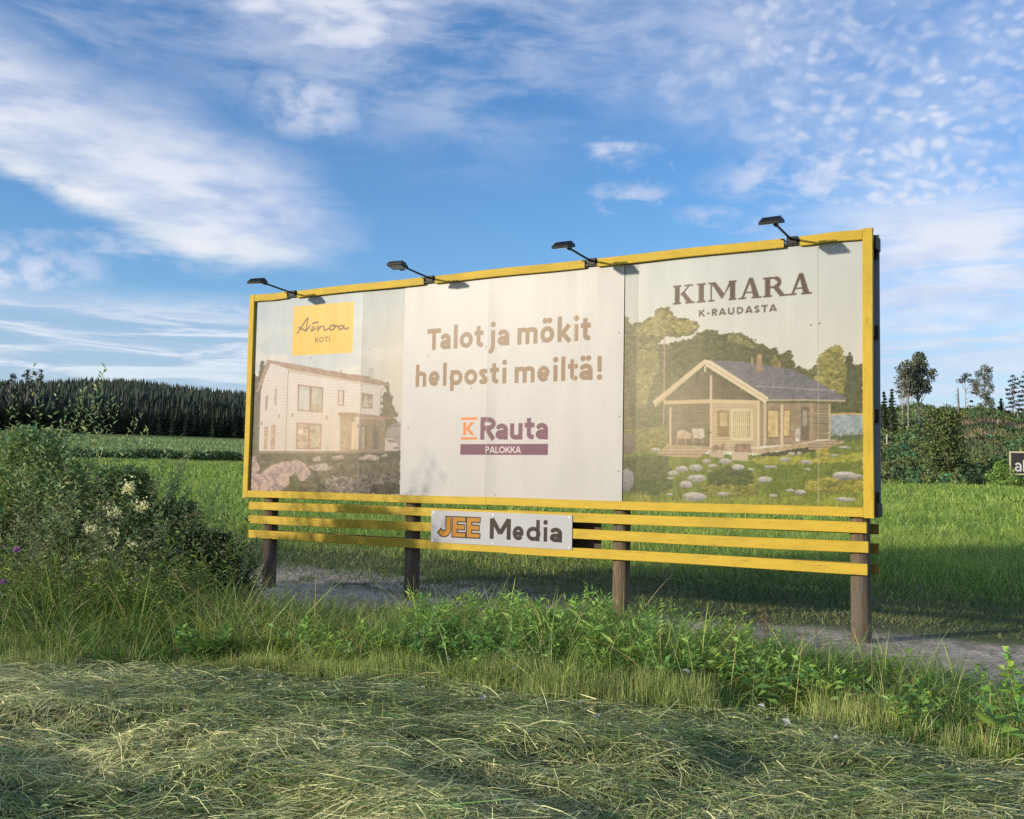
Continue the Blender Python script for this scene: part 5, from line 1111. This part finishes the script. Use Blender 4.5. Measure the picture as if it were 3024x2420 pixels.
# ------------------------------------------------------------------ trees
def at(az, r): x = r * math.sin(R(az)); y = r * math.cos(R(az)); return (x, y, ground_at(x, y))
BIRCH = (.36, .33, .30); PINEB = (.22, .13, .085)
def conifer(h, rad, col, n=900, lo=.05, sparse=1.0):
    gt = Geo().tube([(0, 0, -.5), (0, 0, h * .5), (0, 0, h)], [h * .016, h * .010, .02], 6, (.05, .04, .03)); g = Geo()
    lev = int(h * 1.9); P, Cc = [], []
    for i in range(lev):
        t = lo + (1 - lo) * i / lev; R1 = rad * (1 - t) ** .85 * rng.uniform(.75, 1.15) + .08; nb = 7 if t < .8 else 5
        for b in range(nb):
            az = rng.uniform(0, 2 * np.pi); m = max(3, int(n / (lev * nb))); u = rng.random(m) ** .7; L = R1 * rng.uniform(.75, 1.15)
            p = np.stack([np.cos(az) * L * u, np.sin(az) * L * u, h * t - .28 * L * u + rng.normal(0, .08 * L + .05, m)], 1); P.append(p); Cc.append(shade(col, m, .28, .1))
    P = np.concatenate(P); cards(g, P, (.030 * h + .10) if h > 11 else (.055 * h * .8 + .12), np.concatenate(Cc), .45)
    for t in np.arange(.06, .94, .11):
        R1 = rad * .62 * (1 - t) + .04; th = np.arange(7) * 2 * np.pi / 7 + t * 9; rj = R1 * rng.uniform(.7, 1.15, 7)
        g.add(np.vstack([np.stack([rj * np.cos(th), rj * np.sin(th), np.full(7, h * t - .3)], 1), [[0, 0, h * min(1, t + .17)]]]), [(j, (j + 1) % 7, 7) for j in range(7)], tuple(c * .8 for c in col))
    return gt, g
def broad(h, clumps, col, trunk, limbs, card=.5, per=90, tw=.02, tc=BIRCH, drop=0.0):
    gt = Geo().tube(trunk, np.linspace(h * tw, h * tw * .25, len(trunk)), 8, tc); T = np.array(trunk)
    for (c, r) in clumps:
        if limbs:
            z0 = np.clip(c[2] - h * rng.uniform(.12, .30), h * .25, h * .95); b = np.array([np.interp(z0, T[:, 2], T[:, 0]), np.interp(z0, T[:, 2], T[:, 1]), z0]); c_ = np.array(c); mid = (b + c_) / 2 + [0, 0, -h * .02]
            gt.tube([b, mid, c_], [h * .006, h * .004, h * .002], 5, tuple(x * .8 for x in tc), False)
    g = Geo()
    for (c, r) in clumps:
        r = np.asarray(r, float) * np.ones(3); m = int(per * (r.mean() / 1.5) ** 2) + 12; d = unit(rng.normal(size=(m, 3))) * rng.random((m, 1)) ** .45
        p = np.array(c) + d * r; p[:, 2] -= drop * rng.random(m) * r[2]; cards(g, p, card, shade(col, m, .30, .08) * rng.uniform(.75, 1.25))
    return gt, g
def tree(name, label, cat, group, loc, parts, rz=0): 
    t = empty(name, loc, rz, label, cat, group); parts[0].build('trunk', M['bark'], t, True); parts[1].build('crown', M['needle'], t); return t
def clumps_in(h, z0, z1, shape, n, r0, r1, seed):
    r = np.random.default_rng(seed); out = []
    for i in range(n):
        t = (i + r.random()) / n; z = z0 + (z1 - z0) * t; R1 = shape(t); a = r.uniform(0, 2 * np.pi); q = math.sqrt(r.random()) * R1; rr = r.uniform(r0, r1); out.append(((q * math.cos(a), q * math.sin(a), z), (rr, rr, rr * .8)))
    return out
GR = 'lone trees left standing on the cleared hillside'
D1 = 205
GRN = (.050, .072, .036)
def el_h(loc, top_el): return EYE + math.tan(R(top_el)) * math.hypot(loc[0], loc[1]) - loc[2]
L = at(21.75, 203); h = el_h(L, 7.1)
tree('aspen_tree', 'tall broad crowned aspen with bare pale trunk on the hillside', 'tree', GR, L, broad(h, clumps_in(h, h * .46, h * .97, lambda t: 3.0 * math.sin(math.pi * min(1, (t * .8 + .22))) ** .7 + .1, 60, .75, 1.2, 3), (.11, .135, .085), [(0, 0, -.5), (-.15, 0, h * .3), (-.35, 0, h * .6), (-.5, 0, h * .92)], True, .40, 190, .017))
L = at(20.95, 200); h = el_h(L, 6.6)
tree('birch_tree', 'slender pale trunked birch left of the tall aspen', 'tree', GR, L, broad(h, clumps_in(h, h * .48, h * .98, lambda t: 1.5 * math.sin(math.pi * min(1, t * .8 + .15)) + .15, 26, .5, .9, 5), (.095, .115, .075), [(0, 0, -.5), (-.1, 0, h * .5), (.1, 0, h)], True, .34, 170, .011))
L = at(21.2, 199); h = el_h(L, 6.75)
tree('birch_tree', 'second slender birch standing between the left birch and the aspen', 'tree', GR, L, broad(h, clumps_in(h, h * .5, h * .98, lambda t: 1.3 * math.sin(math.pi * min(1, t * .8 + .15)) + .15, 24, .5, .9, 6), (.095, .115, .075), [(0, 0, -.5), (.05, 0, h * .5), (.1, 0, h)], True, .34, 170, .011))
L = at(23.62, 226); h = el_h(L, 5.25)
g = Geo().tube([(0, 0, -.5), (0, 0, h * .6), (-.1, 0, h)], [.26, .20, .13], 8, (.20, .17, .16))
for k in range(9):
    z = h * random.uniform(.55, .98); g.tube([(0, 0, z), (-random.uniform(.5, 1.3), random.uniform(-.6, .6), z - random.uniform(.2, .9))], [.03, .012], 4, (.16, .14, .13), False)
tag(g.build('dead_tree', M['bark'], smooth=True), 'bare broken dead trunk on the hillside left of the pine', 'dead tree', GR).location = L
L = at(23.95, 250); h = el_h(L, 6.0)
tree('pine_tree', 'lone pine with bare trunk and wind swept crown on the hilltop', 'tree', GR, L, broad(h, [((-1.0, 0, h * .80), (1.1, 1, .6)), ((.3, 0, h * .95), (1.2, 1, .6)), ((-.2, 0, h * .86), (1.3, 1, .6)), ((1.2, 0, h * .80), (1.0, .9, .45)), ((2.0, 0, h * .70), (1.0, .8, .4)), ((2.6, 0, h * .66), (.8, .7, .35)), ((1.7, 0, h * .50), (.8, .7, .3)), ((1.3, 0, h * .28), (.6, .5, .25))], (.055, .068, .045), [(0, 0, -.5), (.1, 0, h * .4), (-.15, 0, h * .95)], True, .42, 190, .012, PINEB))
L = at(24.85, 250); h = el_h(L, 6.4)
tree('birch_tree', 'drooping birch with open crown on the hilltop right of the pine', 'tree', GR, L, broad(h, clumps_in(h, h * .12, h * .97, lambda t: 2.3 * math.sin(math.pi * (t * .85 + .1)) ** .6 + .1, 48, .6, 1.05, 9), (.115, .135, .09), [(0, 0, -.5), (0, 0, h * .5), (.1, 0, h)], True, .34, 170, .011, drop=.8))
for az, D, tp, lb in ((26.15, 246, 5.8, 'left pine of the pair at the right border of the hilltop'), (26.75, 248, 6.0, 'right pine of the pair at the right border of the hilltop')):
    L = at(az, D); h = el_h(L, tp); cl = []
    for k in range(17):
        z = h * (.14 + .84 * k / 16); w = 1.9 * (1 - .55 * (k / 16) ** 2); s = 1 if k % 2 else -1; cl.append(((s * w * .6 * random.uniform(.6, 1.1), random.uniform(-.6, .6), z), (w * .55, .7, .32)))
    tree('pine_tree', lb, 'tree', GR, L, broad(h, cl, (.045, .056, .04), [(0, 0, -.5), (0, 0, h * .5), (0, 0, h)], True, .42, 150, .013, PINEB))
for az, D, tp, rd, lb in ((20.02, 196, 5.2, 1.3, 'spruce half hidden behind the edge of the billboard'), (20.42, 195, 5.35, 1.5, 'spruce just right of the billboard edge'), (19.7, 200, 4.9, 1.6, 'spruce hidden mostly by the billboard'), (25.6, 252, 4.75, 1.3, 'small young spruce on the hilltop between birch and pines')):
    L = at(az, D); h = el_h(L, tp); tree('spruce_tree', lb, 'tree', 'spruces on the hillside', L, conifer(h, rd, (.034, .05, .028), 1100))
# big leafy tree at the foot of the hill, round bush, dark bush
L = at(22.95, 139); h = el_h(L, 4.2)
cl = clumps_in(h, h * .06, h * .97, lambda t: 2.5 * math.sin(math.pi * (t * .72 + .22)) ** .8, 62, .8, 1.35, 12)
tree('goat_willow_tree', 'large dull green leafy tree at the foot of the hill', 'tree', None, L, broad(h, cl, (.10, .135, .045), [(0, 0, -.5), (0, 0, h * .5), (0, 0, h * .9)], True, .36, 190, .014, (.16, .14, .10)))
L = at(25.65, 126); h = el_h(L, 1.55)
tree('round_bush', 'bright green round bush in front of the small dark sign', 'bush', None, L, broad(h, clumps_in(h, h * .12, h * .9, lambda t: 1.9 * math.sin(math.pi * (t * .6 + .35)), 40, .45, .75, 14), (.17, .28, .055), [(0, 0, -.3), (0, 0, h * .5), (0, 0, h * .8)], False, .22, 330, .03, (.1, .09, .06)))
L = at(24.25, 131); h = el_h(L, .95)
tree('dark_bush', 'small dark bush between the large tree and the round bush', 'bush', None, L, broad(h, clumps_in(h, h * .2, h * .85, lambda t: .8, 14, .35, .6, 15), (.024, .045, .022), [(0, 0, -.3), (0, 0, h * .5), (0, 0, h * .8)], False, .22, 330, .03, (.1, .09, .06)))
# hill scrub
g = Geo(); N = 2600; az = rng.uniform(9, 31, N); r = 131 + 128 * rng.random(N) ** .9; x = r * np.sin(np.radians(az)); y = r * np.cos(np.radians(az)); q = fbm(x * .06, y * .06, 3, 101); k = (q > .46) | (r > 242) | (r < 139); x, y, r, az = x[k], y[k], r[k], az[k]
sz = rng.uniform(.6, 1.7, len(x)) * np.where(r > 235, 1.0, 1.0); cc = shade((.10, .155, .055), len(x), .40, .14)
for i in range(len(x)):
    m = int(26 + 22 * sz[i]); d = unit(rng.normal(size=(m, 3))) * rng.random((m, 1)) ** .5; d[:, 2] = np.abs(d[:, 2]) * .9; p = np.array([x[i], y[i], 0]) + d * sz[i]; p[:, 2] += ground_at(x[i], y[i]); cards(g, p, .5, cc[i] * rng.uniform(.65, 1.35, (m, 1)))
stuff(g, 'hillside_scrub', M['needle'], 'dark green scrub and saplings covering the cleared hillside', 'scrub')
g = Geo(); N = 26000; az = rng.uniform(9, 31, N); r = 131 + 126 * rng.random(N); x = r * np.sin(np.radians(az)); y = r * np.cos(np.radians(az)); q = fbm(x * .09, y * .09, 4, 77); t = sstep(q + rng.normal(0, .05, N), .54, .66)
blades(g, on_land(x, y), rng.uniform(.3, .8, N), rng.uniform(.15, .4, N), mixc((.105, .145, .055), (.27, .20, .13), t) * rng.normal(1, .2, (N, 1)).clip(.5, 1.5), .4, .3, 2); stuff(g, 'hillside_grass', M['needle'], 'dull green and rusty grass between the scrub on the hillside', 'grass')
# pale cut stumps standing in the scrub
st = tag(Geo().tube([(0, 0, -.3), (0, 0, 1.5), (.03, 0, 2.3)], [.16, .13, .12], 8, (.42, .39, .34)).build('stump', M['bark'], None, True), 'pale high stump on the hillside below the left spruces', 'stump', 'high pale stumps on the hillside')
st.location = at(20.15, 170)
copy_thing(st, at(25.45, 215), 0, .7, 'pale high stump on the hillside above the small dark sign'); copy_thing(st, at(26.35, 235), 0, .7, 'pale stump near the hilltop below the pair of pines')

# second, small billboard at the right border
L = at(26.08, 131); rz = R(-12); B2 = empty('roadside_sign', (L[0], L[1], L[2]), rz, 'small dark billboard with white letters behind the round bush', 'billboard')
w, z0, z1 = 6.2, 1.35, 4.05
for (a0, b0, a1, b1) in ((-.35, z1 - .18, w, z1), (-.35, z0, w, z0 + .16), (-.35, z0 + .16, -.17, z1 - .18), (w - .18, z0 + .16, w, z1 - .18)): Geo().box(a0, -.06, b0, a1, .05, b1, (.66, .62, .42)).build('frame', M['flower'], B2)
Geo().box(-.17, -.02, z0 + .16, w - .18, .03, z1 - .18, (.05, .047, .055)).build('panel', M['flower'], B2)
def raised(g, pts2): 
    n = len(pts2); V = [(x, -.03, z) for x, z in pts2] + [(x, -.018, z) for x, z in pts2]
    for i in range(n): j = (i + 1) % n; g.add([V[i], V[j], V[n + j], V[n + i]], [(0, 1, 2, 3)], (.8, .8, .78))
    return V
def band(g, path, wd):
    P = np.array([(x, -.03, z) for x, z in path], float); T = np.gradient(P, axis=0); T /= np.linalg.norm(T, axis=1)[:, None]; Nn = np.stack([T[:, 2], 0 * T[:, 0], -T[:, 0]], 1) * wd / 2
    A, B = P - Nn, P + Nn; V = np.stack([A, B], 1).reshape(-1, 3); F = [(2 * i, 2 * i + 1, 2 * i + 3, 2 * i + 2) for i in range(len(P) - 1)]; g.add(V, F, (.82, .82, .80)); return g
zb = 1.75; g = band(Geo(), [(.30 + .27 + .27 * math.cos(q), zb + .62 + .30 * math.sin(q)) for q in np.linspace(2.7, 0, 9)] + [(.84, zb)], .19); g.build('letter', M['flower'], B2)
g = band(Geo(), [(.55 + .24 * math.cos(q), zb + .30 + .22 * math.sin(q)) for q in np.linspace(1.2, 6.2, 14)], .17); g.build('letter', M['flower'], B2)
band(Geo(), [(1.22, zb), (1.22, zb + 1.30)], .24).build('letter', M['flower'], B2)
band(Geo(), [(1.72, zb - .30), (1.72, zb + .92)], .24).build('letter', M['flower'], B2)
for x in (.3, 3, 5.7): Geo().tube([(x, .2, -.5), (x, .2, 3.8)], .11, 8, (.12, .10, .08)).build('post', M['bark'], B2, True)

# ------------------------------------------------------------------ forest at the far side of the left field
proto = []
for k in range(6):
    h = [17, 15, 19, 16, 13, 18][k]; rd = [2.6, 2.3, 2.6, 2.9, 2.4, 2.3][k]
    if k in (3, 4): parts = broad(h, clumps_in(h, h * .15, h * .96, lambda t, rd=rd: rd * math.sin(math.pi * (t * .75 + .18)), 30, .9, 1.5, 40 + k), (.060, .085, .032), [(0, 0, -.5), (0, 0, h * .9)], False, .55, 170, .008, (.06, .05, .045))
    else: parts = conifer(h, rd * 1.2, (.022, .035, .018), 1700, .02)
    proto.append(parts)
meshes = [(p[0].mesh('trunk', True), p[1].mesh('crown')) for p in proto]
for a, b in meshes: a.materials.append(M['bark']); b.materials.append(M['needle'])
NF = 96; azs = np.linspace(-31, -3, NF)
for i, az in enumerate(azs):
    k = random.choice([0, 1, 2, 5, 0, 2, 3, 4]); L = at(az + random.uniform(-.1, .1), 452 + random.uniform(-3, 6)); con = k not in (3, 4)
    t = empty('spruce_tree' if con else 'birch_tree', L, random.uniform(0, 6), 'dark spruce in the front row of the forest beyond the left field' if con else 'lighter leafy tree in the front row of the forest beyond the left field', 'tree', 'front row of the forest beyond the left field')
    t.scale = (random.uniform(.8, 1.15),) * 2 + (random.uniform(.50, .80),)
    for nm, me in zip(('trunk', 'crown'), meshes[k]): o = bpy.data.objects.new(nm, me); C.objects.link(o); o.parent = t
def conewood(name, label, N, a0, a1, r0, r1, hs, cw, col):
    """a far wood: every tree four ragged stacked cones, all in one mesh because nobody could count it"""
    g = Geo(); az = rng.uniform(a0, a1, N); r = rng.uniform(r0, r1, N); x = r * np.sin(np.radians(az)); y = r * np.cos(np.radians(az)); z = land(x, y)
    h = hs * rng.uniform(.55, 1.2, N) * (.8 + .4 * fbm(x * .02, y * .02, 3, 111)); tone = rng.uniform(.55, 1.6, N) * (.7 + .6 * fbm(x * .012, y * .012, 2, 117)); K = 6
    for lo, hi, w in ((.02, .45, 1.0), (.22, .65, .80), (.44, .84, .58), (.64, 1.0, .36)):
        th = rng.uniform(0, 2 * np.pi, (N, 1)) + np.arange(K)[None] * 2 * np.pi / K; rad = cw * w * (h / hs)[:, None] * rng.uniform(.6, 1.25, (N, K))
        ring = np.stack([x[:, None] + rad * np.cos(th), y[:, None] + rad * np.sin(th), z[:, None] + h[:, None] * (lo + rng.uniform(-.05, .05, (N, K)))], -1)
        V = np.concatenate([ring, np.stack([x, y, z + h * hi], -1)[:, None]], 1).reshape(-1, 3); b = np.arange(N)[:, None, None] * (K + 1); kk = np.arange(K)
        F = (b + np.stack([kk, (kk + 1) % K, np.full(K, K)], -1)[None]).reshape(-1, 3); c = np.asarray(col)[None] * tone[:, None]
        g.add(V, F, (np.repeat(c, K + 1, axis=0) * rng.uniform(.75, 1.25, (len(V), 1))))
    tag(g.build(name, M['needle']), label, 'forest', kind='stuff')
conewood('forest', 'dark spruce forest filling the slope behind the front row of trees', 1500, -32, 2, 456, 500, 11.5, 1.9, (.022, .035, .018))
conewood('forested_ridge', 'wooded ridge rising far behind the dark forest', 15000, -33, 4, 660, 1080, 13, 2.0, (.036, .054, .036))
# tall seed birches sticking out above the forest at far left
for az, dr, lb in ((-26.2, 470, 'thin bare seed birch farthest left above the forest'), (-25.4, 472, 'left tree of the two crowded seed birches above the forest'), (-25.0, 468, 'right tree of the two crowded seed birches above the forest')):
    L = at(az, dr); h = el_h(L, 5.25 if az > -26 else 5.0); tree('seed_birch', lb, 'tree', 'seed birches above the forest skyline', L, broad(h, clumps_in(h, h * .62, h * .98, lambda t: 2.2, 12, .7, 1.3, int(-az * 10)), (.06, .08, .055), [(0, 0, -.5), (0, 0, h)], True, .8, 50, .010))
